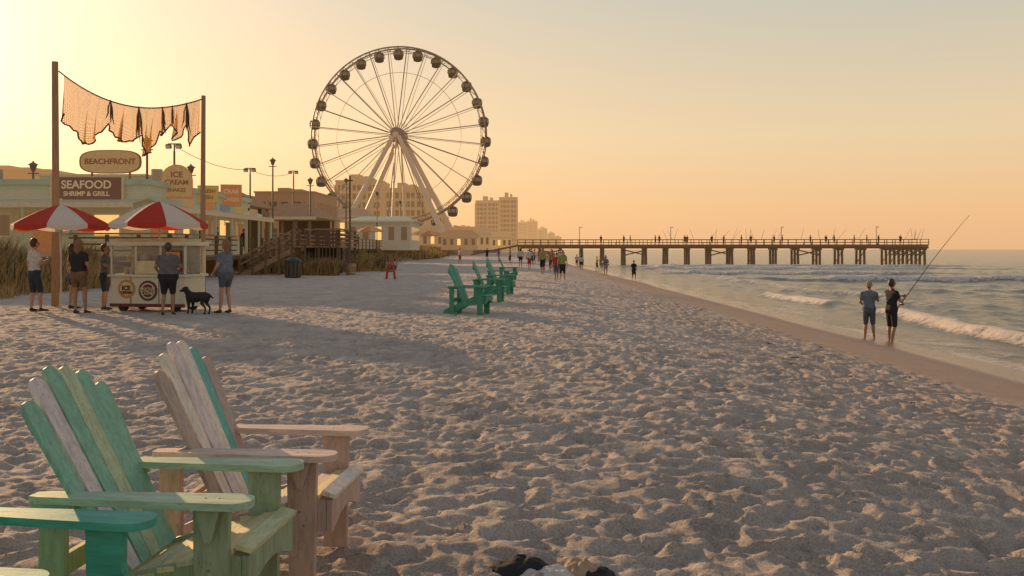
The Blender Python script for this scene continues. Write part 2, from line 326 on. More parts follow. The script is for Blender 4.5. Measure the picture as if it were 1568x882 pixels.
# ---------------------------------------------------------------- people
SKIN=mat('skin',(.42,.25,.17),rough=.55,var=.08); SKIN2=mat('tanned_skin',(.33,.18,.11),rough=.55,var=.08)
HAIRB=mat('brown_hair',(.06,.035,.02),rough=.5,var=.4,scale=60,stretch=(1,1,.2)); HAIRL=mat('auburn_hair',(.20,.10,.045),rough=.5,var=.4,scale=60,stretch=(1,1,.2)); HAIRK=mat('black_hair',(.015,.012,.01),rough=.5,var=.3,scale=60)
EYE=mat('eye',(.03,.02,.015),rough=.2,bump=0); LIP=mat('lips',(.35,.13,.10),rough=.5)
def cloth(n,c): return mat(n,c,rough=.9,var=.25,scale=12,bump=.8,bd=.02)
BLK=cloth('black_cotton',(.018,.018,.02)); WSH=cloth('white_shirt',(.50,.48,.45)); GRY=cloth('gray_shirt',(.12,.11,.12)); NAVY=cloth('navy_shorts',(.03,.035,.06)); BLU=cloth('dusty_blue_shirt',(.13,.16,.21)); BRN=cloth('brown_shorts',(.16,.09,.05)); SHOE=cloth('shoe_rubber',(.05,.045,.04)); DEN=cloth('denim_shorts',(.08,.09,.12)); REDC=cloth('red_cloth',(.35,.05,.035)); LIME=cloth('lime_shirt',(.25,.28,.08)); ORG=cloth('orange_cloth',(.4,.16,.05)); TANC=cloth('tan_cloth',(.36,.26,.17))
def cap_mesh(mb,a,b,r0,r1,m,n=10):
    a=Vector(a);b=Vector(b); d=b-a; l=d.length
    if l<1e-5: mb.sph(a,r0,m,n,7); return
    d/=l; pts=[];rs=[]
    for k in (85,60,35): pts.append(a-d*r0*math.sin(R(k))); rs.append(r0*math.cos(R(k)))
    pts.append(a);rs.append(r0);pts.append(b);rs.append(r1)
    for k in (35,60,85): pts.append(b+d*r1*math.sin(R(k))); rs.append(r1*math.cos(R(k)))
    mb.tube(pts,rs,m,n)
def fuse(caps,voxel,extra=None,it=3):
    mb=MB()
    for c in caps: cap_mesh(mb,c[0],c[1],c[2],c[3],SKIN)
    o=mb.build('tmp'); rm=o.modifiers.new('r','REMESH'); rm.mode='VOXEL'; rm.voxel_size=voxel
    sm=o.modifiers.new('s','SMOOTH'); sm.iterations=it; sm.factor=.5
    dg=bpy.context.evaluated_depsgraph_get(); dg.update(); me=bpy.data.meshes.new_from_object(o.evaluated_get(dg)); bpy.data.objects.remove(o)
    n=len(me.polygons); C=np.zeros(n*3); me.polygons.foreach_get('center',C); C=C.reshape(-1,3)
    best=np.full(n,1e9); lab=np.zeros(n,int)
    mats=[]
    for c in caps:
        if c[4] not in mats: mats.append(c[4])
    for c in caps:
        a=np.array(c[0],float);b=np.array(c[1],float);d=b-a;L2=max(d@d,1e-9)
        t=np.clip(((C-a)@d)/L2,0,1); dist=np.linalg.norm(C-(a+t[:,None]*d),axis=1)-(c[2]+(c[3]-c[2])*t)
        k=dist<best; best[k]=dist[k]; lab[k]=mats.index(c[4])
    me.materials.clear()
    for m in mats: me.materials.append(m)
    me.polygons.foreach_set('material_index',lab.astype(np.int32)); me.polygons.foreach_set('use_smooth',np.ones(n,bool))
    if extra:
        import bmesh
        ex=MB(); ex.mats=list(mats); extra(ex)
        for m in ex.mats[len(mats):]: me.materials.append(m)
        bm=bmesh.new(); bm.from_mesh(me)
        vs=[bm.verts.new(v) for v in ex.v]
        for f,mi in zip(ex.f,ex.mi):
            try:
                q=bm.faces.new([vs[i] for i in f]); q.material_index=mi; q.smooth=True
            except ValueError: pass
        bmesh.ops.recalc_face_normals(bm,faces=bm.faces)
        bm.to_mesh(me); bm.free()
    return me
def person(name,x,y,z,h,yaw,top,bot,hair,skin=SKIN,arms=None,legs=None,long_hair=False,hat=None,fem=False,voxel=.016,shoe=None,sleeve=.55,hem=.85,lean=0,heavy=1.0,curl=.5,head=0):
    A=dict(eL=(-.14,-.012,.645),wL=(-.15,.03,.515),eR=(.14,-.012,.645),wR=(.15,.03,.515)); A.update(arms or {})
    G=dict(kL=(-.058,.015,.275),aL=(-.062,-.008,.05),kR=(.058,.015,.275),aR=(.062,-.008,.05)); G.update(legs or {})
    V=lambda p:Vector(p)*h
    sw=.088 if fem else .102; C=[]
    ly=lambda zz: lean*max(0,zz-.52)
    def c(a,b,r0,r1,m): C.append((V(a),V(b),r0*h,r1*h,m))
    H=heavy
    c((-.045*H,ly(.54),.535),(.045*H,ly(.54),.535),.066*H,.066*H,bot)
    c((-.036*H,-.02,.50),(.036*H,-.02,.50),.058*H,.058*H,bot)
    c((-.040*H,ly(.58),.575),(.040*H,ly(.58),.575),.062*H,.062*H,top)
    c((-.034*H,ly(.63),.63),(.034*H,ly(.63),.63),.057*H,.057*H,top)
    c((-.046*H,ly(.69)+.004,.69),(.046*H,ly(.69)+.004,.69),.058*H,.058*H,top)
    c((-.056,ly(.75),.75),(.056,ly(.75),.75),.056,.056,top)
    c((-sw,ly(.80),.795),(sw,ly(.80),.795),.036,.036,top)
    c((-.04,ly(.81),.815),(.04,ly(.81),.815),.034,.034,top)
    if fem: c((-.035,.04+ly(.73),.73),(.035,.04+ly(.73),.73),.03,.03,top)
    n0=(0,ly(.83)-.004,.83); n1=(0,ly(.87)+.006+head*.01,.875)
    c(n0,n1,.030,.027,skin)
    hy=ly(.93)+.008
    c((0,hy-.006,.945),(0,hy-.006,.94),.050,.050,skin); c((0,hy+.012,.925),(0,hy+.022,.893),.040,.026,skin)
    hm=hat or hair
    c((0,hy-.014,.955),(0,hy-.02,.935),.054,.05,hm)
    if long_hair:
        c((0,hy-.03,.94),(0,hy-.04,.83),.046,.03,hair); c((-.03,hy-.022,.93),(-.032,hy-.025,.85),.028,.016,hair); c((.03,hy-.022,.93),(.032,hy-.025,.85),.028,.016,hair)
    else: c((0,hy-.03,.93),(0,hy-.03,.905),.036,.028,hair)
    if hat: c((-.02,hy+.05,.962),(.02,hy+.05,.962),.012,.012,hat); c((0,hy+.065,.96),(0,hy+.04,.965),.016,.022,hat)
    for s,k in ((-1,'L'),(1,'R')):
        sh=Vector((s*(sw+.008),ly(.79),.792)); e=Vector(A['e'+k]); w=Vector(A['w'+k])
        m=sh.lerp(e,sleeve)
        c(sh,m,.034,.031,top); c(sh,e,.026,.021,skin); c(e,e.lerp(w,.35),.0215,.0205,skin); c(e.lerp(w,.3),w,.0205,.0135,skin)
        d=(w-e).normalized(); c(w,w+d*.042,.0135,.0165,skin)
        hp=Vector((s*.05,-.003,.50)); kn=Vector(G['k'+k]); an=Vector(G['a'+k])
        mm=hp.lerp(kn,hem)
        c(hp,mm,.055*H,.043 ,bot); c(hp,kn,.047,.032,skin)
        c(kn,kn.lerp(an,.3)+Vector((0,-.008,0)),.030,.031,skin); c(kn.lerp(an,.3)+Vector((0,-.008,0)),an,.031,.017,skin)
        fm=shoe or skin
        zt=an.z-.05+.016
        c((an.x,an.y-.012,zt+.006),(an.x+s*.006,an.y+.05,zt+.004),.021,.019,fm); c((an.x+s*.006,an.y+.05,zt+.002),(an.x+s*.012,an.y+.098,zt-.002),.019,.013,fm)
        c((an.x,an.y,an.z),(an.x,an.y-.006,zt+.01),.018,.022,fm)
    def extra(ex):
        for s,k in ((-1,'L'),(1,'R')):
            e=V(A['e'+k]);w=V(A['w'+k]);d=(w-e).normalized()
            inn=Vector((-s,0,0))-d*(-s*d.x)
            if inn.length<.2: inn=Vector((0,0,-1))-d*(-d.z)
            inn.normalize(); lat=d.cross(inn).normalized()
            if lat.y<0: lat=-lat
            base=w+d*.048*h
            for i,(o,l) in enumerate(((.019,.9),(.006,1.0),(-.007,.94),(-.019,.74))):
                p0=base+lat*o*h*.9; l*=.045*h
                p1=p0+(d*(1-curl*.2)+inn*curl*.5).normalized()*l*.45; p2=p1+(d*(1-curl*.8)+inn*curl*1.2).normalized()*l*.32; p3=p2+(d*(1-curl*1.5)+inn*curl*1.6).normalized()*l*.25
                ex.tube([p0-d*.02*h,p0,p1,p2,p3],[.0052*h,.0052*h,.0049*h,.0044*h,.003*h],skin,6)
            q0=w+d*.014*h+lat*.012*h; q1=q0+(d*.6+lat*.8+inn*.2).normalized()*.022*h; q2=q1+(d*.9+lat*.2+inn*.4).normalized()*.018*h
            ex.tube([q0,q1,q2],[.0062*h,.0056*h,.0036*h],skin,6)
            ex.sph(V((s*.052,hy-.002,.925)),(.006*h,.012*h,.017*h),skin,8,6)
            ex.sph(V((s*.018,hy+.047,.934)),.0065*h,EYE,8,6)
            ex.beam(V((s*.008,hy+.053,.946)),V((s*.028,hy+.046,.947)),.006*h,.004*h,hair)
        ex.tube([V((0,hy+.050,.94)),V((0,hy+.066,.918)),V((0,hy+.05,.912))],[.004*h,.008*h,.005*h],skin,6)
        ex.sph(V((0,hy+.048,.897)),(.013*h,.006*h,.004*h),LIP,8,6)
    me=fuse(C,voxel*(h/1.7),extra); me.name=name
    o=bpy.data.objects.new(name,me); COL.objects.link(o); o.location=(x,y,z); o.rotation_euler=(0,0,R(yaw)); return o
G=lambda x,y: gz(x,y)-.01
person('man_in_white_shirt',-11.65,22.2,G(-11.65,22.2),1.78,-35,WSH,NAVY,HAIRB,SKIN,shoe=SHOE,arms=dict(eR=(.13,.03,.66),wR=(.07,.13,.70)),legs=dict(aR=(.075,.05,.05),kR=(.065,.05,.28)),hem=.95)
person('woman_in_black_top',-10.28,21.6,G(-10.28,21.6),1.76,-8,BLK,BRN,HAIRL,SKIN2,fem=True,long_hair=True,shoe=SHOE,hem=.55,heavy=1.15,arms=dict(eL=(-.145,.0,.66),wL=(-.10,.11,.63),eR=(.14,-.02,.655),wR=(.15,.05,.53)),legs=dict(aL=(-.045,-.01,.05),aR=(.085,.02,.05),kR=(.07,.03,.275)))
person('woman_in_tan_top',-11.3,23.4,G(-11.3,23.4),1.66,-40,TANC,DEN,HAIRB,SKIN,fem=True,long_hair=True,shoe=SHOE,hem=.5)
person('man_in_dark_shirt',-10.25,22.9,G(-10.25,22.9),1.66,-80,GRY,NAVY,HAIRB,SKIN2,shoe=SHOE,arms=dict(eR=(.13,.04,.67),wR=(.10,.15,.68)))
person('woman_in_gray_shirt',-7.95,21.05,G(-7.95,21.05),1.68,12,GRY,BLK,HAIRB,SKIN2,heavy=1.28,shoe=SHOE,hem=.8,arms=dict(eR=(.16,.03,.67),wR=(.09,.13,.68),eL=(-.17,-.0,.66),wL=(-.15,.1,.60)),legs=dict(aL=(-.07,-.01,.05),aR=(.065,-.01,.05)))
person('woman_in_blue_top',-6.80,21.6,G(-6.80,21.6),1.74,62,BLU,DEN,HAIRL,SKIN,fem=True,long_hair=True,shoe=SHOE,hem=.55,heavy=1.18,arms=dict(eR=(.13,.05,.67),wR=(.10,.17,.70),eL=(-.14,.01,.65),wL=(-.13,.10,.54)),legs=dict(aL=(-.07,.03,.05),aR=(.05,-.03,.05)))
person('angler_in_blue_shirt',10.2,26.0,-1.12,1.72,-35,BLU,DEN,HAIRB,SKIN2,hat=TANC,hem=.85,arms=dict(eR=(.13,.05,.67),wR=(.07,.17,.69),eL=(-.14,-.01,.65),wL=(-.12,.08,.60)),legs=dict(aL=(-.06,-.02,.05),aR=(.075,.03,.05)))
rodman=person('angler_in_black_shirt',10.72,25.7,-1.17,1.84,-72,BLK,BLK,HAIRB,SKIN2,hem=.9,curl=.95,arms=dict(eR=(.135,.04,.66),wR=(.06,.15,.665),eL=(-.12,.09,.715),wL=(-.01,.20,.735)),legs=dict(aL=(-.085,.03,.05),aR=(.07,-.05,.05),kR=(.065,.0,.275)))
h=1.84; Rm=Matrix.Rotation(R(-72),4,'Z'); o=Vector((10.72,25.7,-1.17))
pR=o+(Rm@(Vector((.045,.155+.03,.675))*h)); dr=(Vector((.57,-.02,.80))).normalized()
rb=MB(); ROD=mat('rod_carbon',(.02,.02,.02),rough=.35); CORK=mat('cork',(.35,.2,.1))
base=pR-dr*.45
pts=[base+dr*t+Vector((.02,0,-.012))*(max(0,t-1.4)**2) for t in (0,.35,.7,1.2,1.8,2.4,3.0,3.45)]
rb.tube(pts,[.014,.015,.012,.011,.009,.008,.006,.005],ROD,6); rb.tube([base,base+dr*.32],.019,CORK,8); rb.tube([base+dr*.42,base+dr*.75],.017,CORK,8)
rb.cone(base+dr*.38+Vector((0,-.05,-.05)),base+dr*.38+Vector((0,.05,-.05)),.045,.045,STEEL,12)
for p in pts[3:]: rb.tube([p+Vector((.0,-.015,-.012)),p+Vector((.0,.0,-.03)),p+Vector((.0,.015,-.012))],.003,STEEL,5)
rb.build('fishing_rod',smooth=True)
cl=[(WSH,NAVY),(LIME,BLK),(REDC,DEN),(BLU,TANC),(BLK,BLK),(TANC,NAVY),(ORG,DEN),(WSH,REDC),(GRY,BLK)]
def stroller(x,y,h,i,yaw):
    s=1 if i%2 else -1; k=.05*s
    t,b=cl[i%len(cl)]
    person('beachgoer',x,y,G(x,y)if x<9.9 else -1.12,h,yaw,t,b,[HAIRB,HAIRL,HAIRK][i%3],[SKIN,SKIN2][i%2],fem=i%3==0,long_hair=i%3==0,voxel=.03,hem=.9 if i%3 else .5,
        legs=dict(aL=(-.06,k*1.4,.05),kL=(-.058,.02+k*.6,.275),aR=(.06,-k*1.4,.05),kR=(.058,.02-k*.3,.275)),
        arms=dict(wL=(-.15,.03-k,.52),wR=(.15,.04+k,.52)) if i%4 else dict(eR=(.15,.02,.66),wR=(.12,.12,.72)))
for i,(x,y,hh,yw) in enumerate([(2.55,46,1.6,170),(2.3,47,1.45,160),(7.2,70,1.72,185),(9.5,71,1.6,190),(2.1,62,1.7,0),(2.9,66,1.65,175),(1.3,68,1.6,20),(3.4,78,1.75,180),(.7,74,1.7,10),(1.8,85,1.7,200),(4.6,90,1.7,185),(.9,95,1.7,-20),(5.6,98,1.65,160),(2.6,105,1.7,90),(6.4,112,1.7,180),(8.4,118,1.7,170),(-.2,88,1.7,100),(7.0,92,1.65,0),(9.7,104,1.7,-80),(3.6,120,1.7,0),(-1.6,110,1.7,60),(-3.5,128,1.7,30),(1.2,132,1.7,-90),(5.4,134,1.7,10),(-5.5,96,1.7,-60),(3.1,72,1.7,40),(4.4,83,1.72,170),(1.9,57,1.65,150)]):
    stroller(x,y,hh,i+10,yw)
FUR=mat('black_fur',(.02,.018,.017),rough=.8,var=.5,scale=40,bump=.6)
def dog(x,y,z,yaw):
    C=[]; c=lambda a,b,r0,r1:C.append((Vector(a),Vector(b),r0,r1,FUR))
    c((.22,0,.44),(.02,0,.43),.145,.135); c((.02,0,.44),(-.24,0,.48),.135,.105); c((-.24,0,.48),(-.30,0,.46),.11,.10)
    c((.27,0,.50),(.38,0,.61),.10,.075); c((.40,0,.64),(.44,0,.635),.078,.065); c((.45,0,.62),(.56,0,.595),.048,.034)
    for s in (-1,1):
        c((.25,s*.075,.42),(.22,s*.085,.25),.065,.042); c((.22,s*.085,.25),(.24,s*.085,.05),.036,.026); c((.24,s*.085,.028),(.275,s*.085,.024),.03,.024)
        c((-.27,s*.075,.44),(-.22,s*.09,.29),.082,.05); c((-.22,s*.09,.29),(-.34,s*.09,.17),.042,.028); c((-.34,s*.09,.17),(-.32,s*.09,.04),.027,.022); c((-.32,s*.09,.027),(-.285,s*.09,.024),.03,.024)
        c((.39,s*.06,.69),(.40,s*.09,.60),.024,.02)
    c((-.36,0,.52),(-.46,0,.46),.034,.028); c((-.46,0,.46),(-.54,0,.42),.028,.014)
    me=fuse(C,.014,lambda ex:[ex.sph((.475,s*.042,.655),.009,EYE,6,5) for s in (-1,1)]+[ex.sph((.59,0,.60),.016,EYE,6,5)]); o=bpy.data.objects.new('black_dog',me); COL.objects.link(o); o.location=(x,y,z); o.rotation_euler=(0,0,R(yaw)); o.scale=(.85,.9,.9)
dog(-7.36,21.3,G(-7.36,21.3)+.0,160)
# ---------------------------------------------------------------- umbrellas, cart
RED=mat('red_canvas',(.52,.05,.025),rough=.85,scale=20,var=.12,transl=.3); WCAN=mat('white_canvas',(.75,.69,.60),rough=.85,scale=20,var=.08,transl=.3)
POLE=mat('white_pole',(.6,.57,.52),rough=.4); WOODP=mat('driftwood_pole',(.26,.14,.07),scale=5,var=.35,stretch=(4,4,.6),bump=.5,haze=.05)
def umbrella(name,x,y,z0,ztop,r,drop,m1=RED,m2=WCAN,n=8,pole=.025,phase=.2):
    b=MB()
    for i in range(n):
        a0=2*math.pi*i/n+phase; a1=2*math.pi*(i+1)/n+phase; m=m1 if i%2 else m2; K=6; J=6; vs=[];fs=[]
        for j in range(J+1):
            t=j/J
            for k in range(K+1):
                q=k/K; cx=(math.cos(a0)*(1-q)+math.cos(a1)*q); cy=(math.sin(a0)*(1-q)+math.sin(a1)*q)
                sag=.06*math.sin(math.pi*q)*t*r
                vs.append((cx*r*t,cy*r*t,ztop-drop*(t**1.35)-sag*.5))
        for k in range(K+1):
            q=k/K; cx=(math.cos(a0)*(1-q)+math.cos(a1)*q)*r*1.005; cy=(math.sin(a0)*(1-q)+math.sin(a1)*q)*r*1.005
            vs.append((cx,cy,ztop-drop-.10-.05*math.sin(math.pi*q)*1.2))
        for j in range(J+1):
            for k in range(K): fs.append((j*(K+1)+k,j*(K+1)+k+1,(j+1)*(K+1)+k+1,(j+1)*(K+1)+k))
        b.add(vs,fs,m)
        b.tube([(0,0,ztop-.03),(math.cos(a0)*r*.5,math.sin(a0)*r*.5,ztop-drop*.39-.02),(math.cos(a0)*r*.99,math.sin(a0)*r*.99,ztop-drop-.02)],.008,POLE,5)
    b.tube([(0,0,z0),(0,0,ztop+.1)],pole,POLE,10); b.sph((0,0,ztop+.12),.035,POLE)
    return b.build(name,(x,y,0))
umbrella('striped_beach_umbrella',-11.25,22.7,-.2,2.62,1.16,.5)
umbrella('striped_beach_umbrella',-8.75,22.6,.9,2.70,1.16,.55,phase=.5)
CREAM=mat('cart_cream_paint',(.60,.58,.45),rough=.45,var=.08); MAR=mat('maroon_paint',(.12,.025,.02),rough=.5); ORP=mat('orange_sign_paint',(.50,.24,.06),rough=.6); GLS=mat('cart_glass',(.45,.42,.36),rough=.08,alpha=.3,bump=0); INT=mat('popcorn_stock',(.60,.38,.14),var=.5,scale=25,bump=.8); DARK=mat('dark_fill',(.05,.04,.035)); RUB=mat('rubber',(.02,.02,.02)); PALEY=mat('pale_yellow_panel',(.62,.52,.30),rough=.6)
e=empty('snack_cart',(-8.83,22.75,G(-8.83,22.75)),R(-10))
b=MB(); b.bb(-.98,.98,-.5,.5,.12,.86,CREAM); b.bb(-1.04,1.04,-.56,.56,.86,.92,CREAM); b.bb(-1.0,1.0,-.525,-.5,.12,.2,MAR); b.bb(-.45,-.43,-.51,-.5,.2,.86,MAR); b.bb(.3,.32,-.51,-.5,.2,.86,MAR); b.build('cart_body',parent=e,bevel=.012)
b=MB()
for x in (-.98,-.32,.34,.98):
    for y in (-.46,.46): b.bb(x-.025,x+.025,y-.025,y+.025,.92,1.62,CREAM)
b.bb(-1.06,1.06,-.56,.56,1.62,1.72,CREAM); b.bb(-.9,.9,-.45,.45,1.72,1.80,PALEY); b.bb(-.95,.95,.30,.33,.92,1.62,PALEY)
b.bb(-.95,.95,-.3,.3,1.22,1.24,STEEL); b.bb(-.30,.32,-.52,-.50,.93,1.25,PALEY); b.bb(.45,.9,-.50,-.47,1.0,1.5,MAR); b.bb(.48,.87,-.51,-.50,1.03,1.47,ORP); b.build('cart_frame_and_roof',parent=e,bevel=.006)
b=MB(); b.bb(-.955,.955,-.462,-.456,.93,1.61,GLS); b.bb(.976,.982,-.43,.43,.93,1.61,GLS); b.build('glazing',parent=e)
b=MB()
for i in range(34): b.sph((random.uniform(-.85,.85),random.uniform(-.25,.2),random.choice((1.0,1.31))),(.07,.07,random.uniform(.07,.15)),random.choice((INT,ORP,RED,WCAN,DARK)),8,6)
b.build('goods_in_case',parent=e,smooth=True)
b=MB(); b.cone((-.55,-.512,.56),(-.55,-.5,.56),.23,.23,ORP,28); b.cone((-.55,-.518,.56),(-.55,-.512,.56),.17,.17,PALEY,28); b.cone((.02,-.512,.52),(.02,-.5,.52),.25,.25,MAR,28); b.cone((.02,-.518,.52),(.02,-.512,.52),.19,.19,CREAM,28); b.cone((.02,-.524,.52),(.02,-.518,.52),.16,.16,MAR,28)
b.build('round_logos',parent=e)
text('SNOW',.13,(.02,-.53,.55),(R(90),0,0),PALEY,e); text('CONE',.11,(.02,-.53,.46),(R(90),0,0),PALEY,e); text('ICE',.16,(-.55,-.53,.58),(R(90),0,0),MAR,e); text('CREAM',.09,(-.55,-.53,.47),(R(90),0,0),MAR,e)
b=MB()
for x in (-.7,.7):
    for y in (-.4,.4): b.tube([(x,y-.04,.12),(x,y+.04,.12)],.12,RUB,16)
b.build('wheels',parent=e)
# ---------------------------------------------------------------- net on poles
b=MB(); b.tube([(0,0,-.3),(.02,0,3),(0,0,6.45)],[.095,.09,.08],WOODP,10); b.build('net_pole',(-12.05,24,0),smooth=True)
b=MB(); b.tube([(0,0,-.3),(-.02,0,3),(0,0,6.45)],[.085,.08,.07],WOODP,10); b.build('net_pole',(-9.93,29.3,0),smooth=True)
def net_mat():
    m,t=nt('fishing_net_fibre'); L=t.links.new
    out=N(t,'ShaderNodeOutputMaterial'); b=N(t,'ShaderNodeBsdfPrincipled'); b.inputs['Base Color'].default_value=(.24,.11,.03,1); b.inputs['Roughness'].default_value=.9
    tl=N(t,'ShaderNodeBsdfTranslucent'); tl.inputs[0].default_value=(.55,.27,.06,1); a=N(t,'ShaderNodeMixShader'); a.inputs[0].default_value=.5; L(b.outputs[0],a.inputs[1]); L(tl.outputs[0],a.inputs[2])
    at=N(t,'ShaderNodeUVMap'); at.uv_map='uv'; fac=[]
    sp=N(t,'ShaderNodeSeparateXYZ'); L(at.outputs[0],sp.inputs[0])
    for op in ('ADD','SUBTRACT'):
        s=N(t,'ShaderNodeMath',operation=op); L(sp.outputs[0],s.inputs[0]); L(sp.outputs[1],s.inputs[1])
        k=N(t,'ShaderNodeMath',operation='MULTIPLY'); L(s.outputs[0],k.inputs[0]); k.inputs[1].default_value=22
        f=N(t,'ShaderNodeMath',operation='FRACT'); L(k.outputs[0],f.inputs[0]); g=N(t,'ShaderNodeMath',operation='LESS_THAN'); L(f.outputs[0],g.inputs[0]); g.inputs[1].default_value=.42; fac.append(g)
    mx=N(t,'ShaderNodeMath',operation='MAXIMUM'); L(fac[0].outputs[0],mx.inputs[0]); L(fac[1].outputs[0],mx.inputs[1])
    tr=N(t,'ShaderNodeBsdfTransparent'); ms=N(t,'ShaderNodeMixShader'); L(mx.outputs[0],ms.inputs[0]); L(tr.outputs[0],ms.inputs[1]); L(a.outputs[0],ms.inputs[2]); L(ms.outputs[0],out.inputs[0]); return m
NETM=net_mat(); e=empty('fishing_net')
pA=Vector((-11.95,24,6.2)); pB=Vector((-9.95,29.3,6.35))
nx_,nz_=300,26; vs=[];uv=[];fs=[]
perp=Vector((-(pB-pA).y,(pB-pA).x,0)).normalized()
def topz(t): return pA.z*(1-t)+pB.z*t-.72*4*t*(1-t)*(.7+.3*(1-t))
gath=[0,.30,.50,.68,.76,.88,1.0]; deps=[.62,.28,.62,.2,.42,.5]; gd=[1.0,.62,.85,.75,.55,.7,1.05]
for i in range(nx_+1):
    t=i/nx_
    for g in range(6):
        if gath[g]<=t<=gath[g+1]: break
    q=(t-gath[g])/(gath[g+1]-gath[g]); dep=gd[g]*(1-q)+gd[g+1]*q+deps[g]*math.sin(math.pi*q)**.7+.03*math.sin(t*70)+.02*math.sin(t*163)
    for j in range(nz_+1):
        s=j/nz_; tt=.03+t*.95; p=pA.lerp(pB,tt)
        pin=math.cos(math.pi*q)**2
        fold=.09*math.sin(t*48+math.sin(t*31)*2)*(.3+s)+pin*.05*math.sin(t*160)*s+.20*math.sin(q*math.pi)*s
        p=p+perp*fold; p.z=topz(tt)-dep*s*(1-.12*math.sin(math.pi*s))+.02*math.sin(t*60+s*4)*s
        p=p+(pB-pA)*(.035*math.sin(q*math.pi*2)*s*(1.4-s))
        vs.append(p); uv.append((t*5.7,s*dep*1.3+.2*math.sin(t*20)))
for i in range(nx_):
    for j in range(nz_): a=i*(nz_+1)+j; fs.append((a,a+1,a+nz_+2,a+nz_+1))
me=bpy.data.meshes.new('net'); me.from_pydata([tuple(v) for v in vs],[],fs); u=me.uv_layers.new(name='uv')
for l in me.loops: u.data[l.index].uv=uv[l.vertex_index]
me.materials.append(NETM); o=bpy.data.objects.new('net_mesh',me); COL.objects.link(o); o.parent=e
b=MB(); ROPE=mat('tarred_rope',(.14,.075,.035),transl=.25)
b.tube([pA.lerp(pB,k/30)*1.0+Vector((0,0,topz(k/30)-pA.lerp(pB,k/30).z)) for k in range(31)],.02,ROPE,6)
for g,dd in zip(gath[1:-1],(.72,1.15,.9,.7,1.0)):
    tt=.03+g*.95; p=pA.lerp(pB,tt); z=topz(tt)
    for k in range(6):
        ox=random.uniform(-.06,.06); oy=random.uniform(-.16,.16); d2=dd*random.uniform(.5,1.05)
        b.tube([(p.x,p.y,z+.03),(p.x+ox*.9,p.y+oy*.9,z-.35*d2),(p.x+ox,p.y+oy,z-d2*.7),(p.x+ox*1.9,p.y+oy*1.9,z-d2)],[.012,.022,.022,.007],ROPE,6)
low=[vs[i*(nz_+1)+nz_] for i in range(0,nx_+1,3)]
b.tube(low,.024,ROPE,5)
b.build('ropes_and_gathers',parent=e,smooth=True)
# ---------------------------------------------------------------- shack and boardwalk
H1=.12
MWALL=mat('mint_clapboard',(.32,.48,.42),haze=H1,scale=3,var=.2,stretch=(1,1,8),bump=.4); WTRIM=mat('white_trim',(.56,.48,.36),haze=H1); TEALR=mat('teal_roof',(.15,.40,.36),haze=H1,rough=.5,var=.25,scale=1.5); DWOOD=mat('weathered_dark_wood',(.085,.050,.030),var=.4,scale=4,stretch=(2,2,2),haze=.02); TWOOD=mat('weathered_tan_wood',(.26,.16,.085),var=.4,scale=4,haze=.02); SIGNP=mat('purple_sign',(.11,.02,.035),haze=H1*.6); SIGNC=mat('cream_sign',(.62,.40,.19),haze=H1); SIGNO=mat('orange_sign',(.70,.17,.03),haze=H1); SIGNB=mat('blue_sign',(.05,.20,.34),haze=H1); SIGNY=mat('mustard_sign',(.70,.44,.07),haze=H1); LET=mat('sign_lettering',(.80,.66,.46),haze=H1); LETR=mat('sign_lettering_brown',(.22,.05,.02),haze=H1*.6); WIN=mat('window_glass',(.05,.05,.05),rough=.12,haze=H1,bump=0); LITW=mat('lit_window',(1.0,.58,.2),emit=.9,bump=0)
e=empty('seafood_shack'); b=MB()
b.bb(-30,-18,45,62,1.0,4.7,MWALL); b.bb(-30.2,-17.8,44.8,62.2,4.7,4.95,TEALR); b.bb(-29.8,-18.2,45.2,61.8,4.95,5.0,TEALR)
b.bb(-27,-21,52,58,5.0,5.7,MWALL); b.bb(-27.2,-20.8,51.8,58.2,5.7,5.8,WTRIM); b.bb(-29,-27.4,47,49,5.0,5.8,STEEL); b.cone((-19.5,50,5),(-19.5,50,5.9),.3,.3,STEEL,12)
for z in np.arange(1.3,4.6,.3): b.bb(-30.0,-17.99,44.985,45.0,z,z+.03,WTRIM)
b.build('walls_and_parapet',parent=e)
b=MB()
for i in range(5):
    y=46.5+i*3.1; b.bb(-18.0,-17.94,y,y+2.0,2.2,3.4,WTRIM); b.bb(-17.94,-17.92,y+.1,y+.95,2.3,3.3,LITW if i%2 else WIN); b.bb(-17.94,-17.92,y+1.05,y+1.9,2.3,3.3,WIN if i%3 else LITW)
for x in (-28.5,-26,-20.6): b.bb(x-.1,x+1.3,44.93,44.98,2.1,3.3,WTRIM); b.bb(x,x+1.2,44.90,44.93,2.2,3.2,LITW if x!=-26 else WIN)
b.bb(-23.6,-22.5,44.9,44.98,1.3,3.3,SIGNO)
b.build('windows_and_door',parent=e)
b=MB()
for i,(x,z,w,hh) in enumerate(((-24.3,2.4,.6,.9),(-22.2,2.2,.5,1.1),(-21.5,2.5,.7,.5),(-19.1,2.3,.9,1.0),(-27.1,2.3,.8,.9))): b.bb(x,x+w,44.84,44.88,z,z+hh,(SIGNO,SIGNB,SIGNY,SIGNC,SIGNP)[i]); b.bb(x+.08,x+w-.08,44.82,44.84,z+.1,z+hh*.45,(SIGNY,SIGNC,SIGNP,SIGNO,SIGNC)[i])
for i in range(6):
    y=45.3+i*2.9; b.bb(-17.9,-17.86,y,y+.8,2.1,3.2,(SIGNO,SIGNY,SIGNB,SIGNC,SIGNP,SIGNO)[i])
    b.bb(-16.4,-16.34,y,y+1.6,3.65,4.05,(SIGNC,SIGNO,SIGNB,SIGNY,SIGNC,SIGNP)[i])
b.build('menu_boards',parent=e)
b=MB()
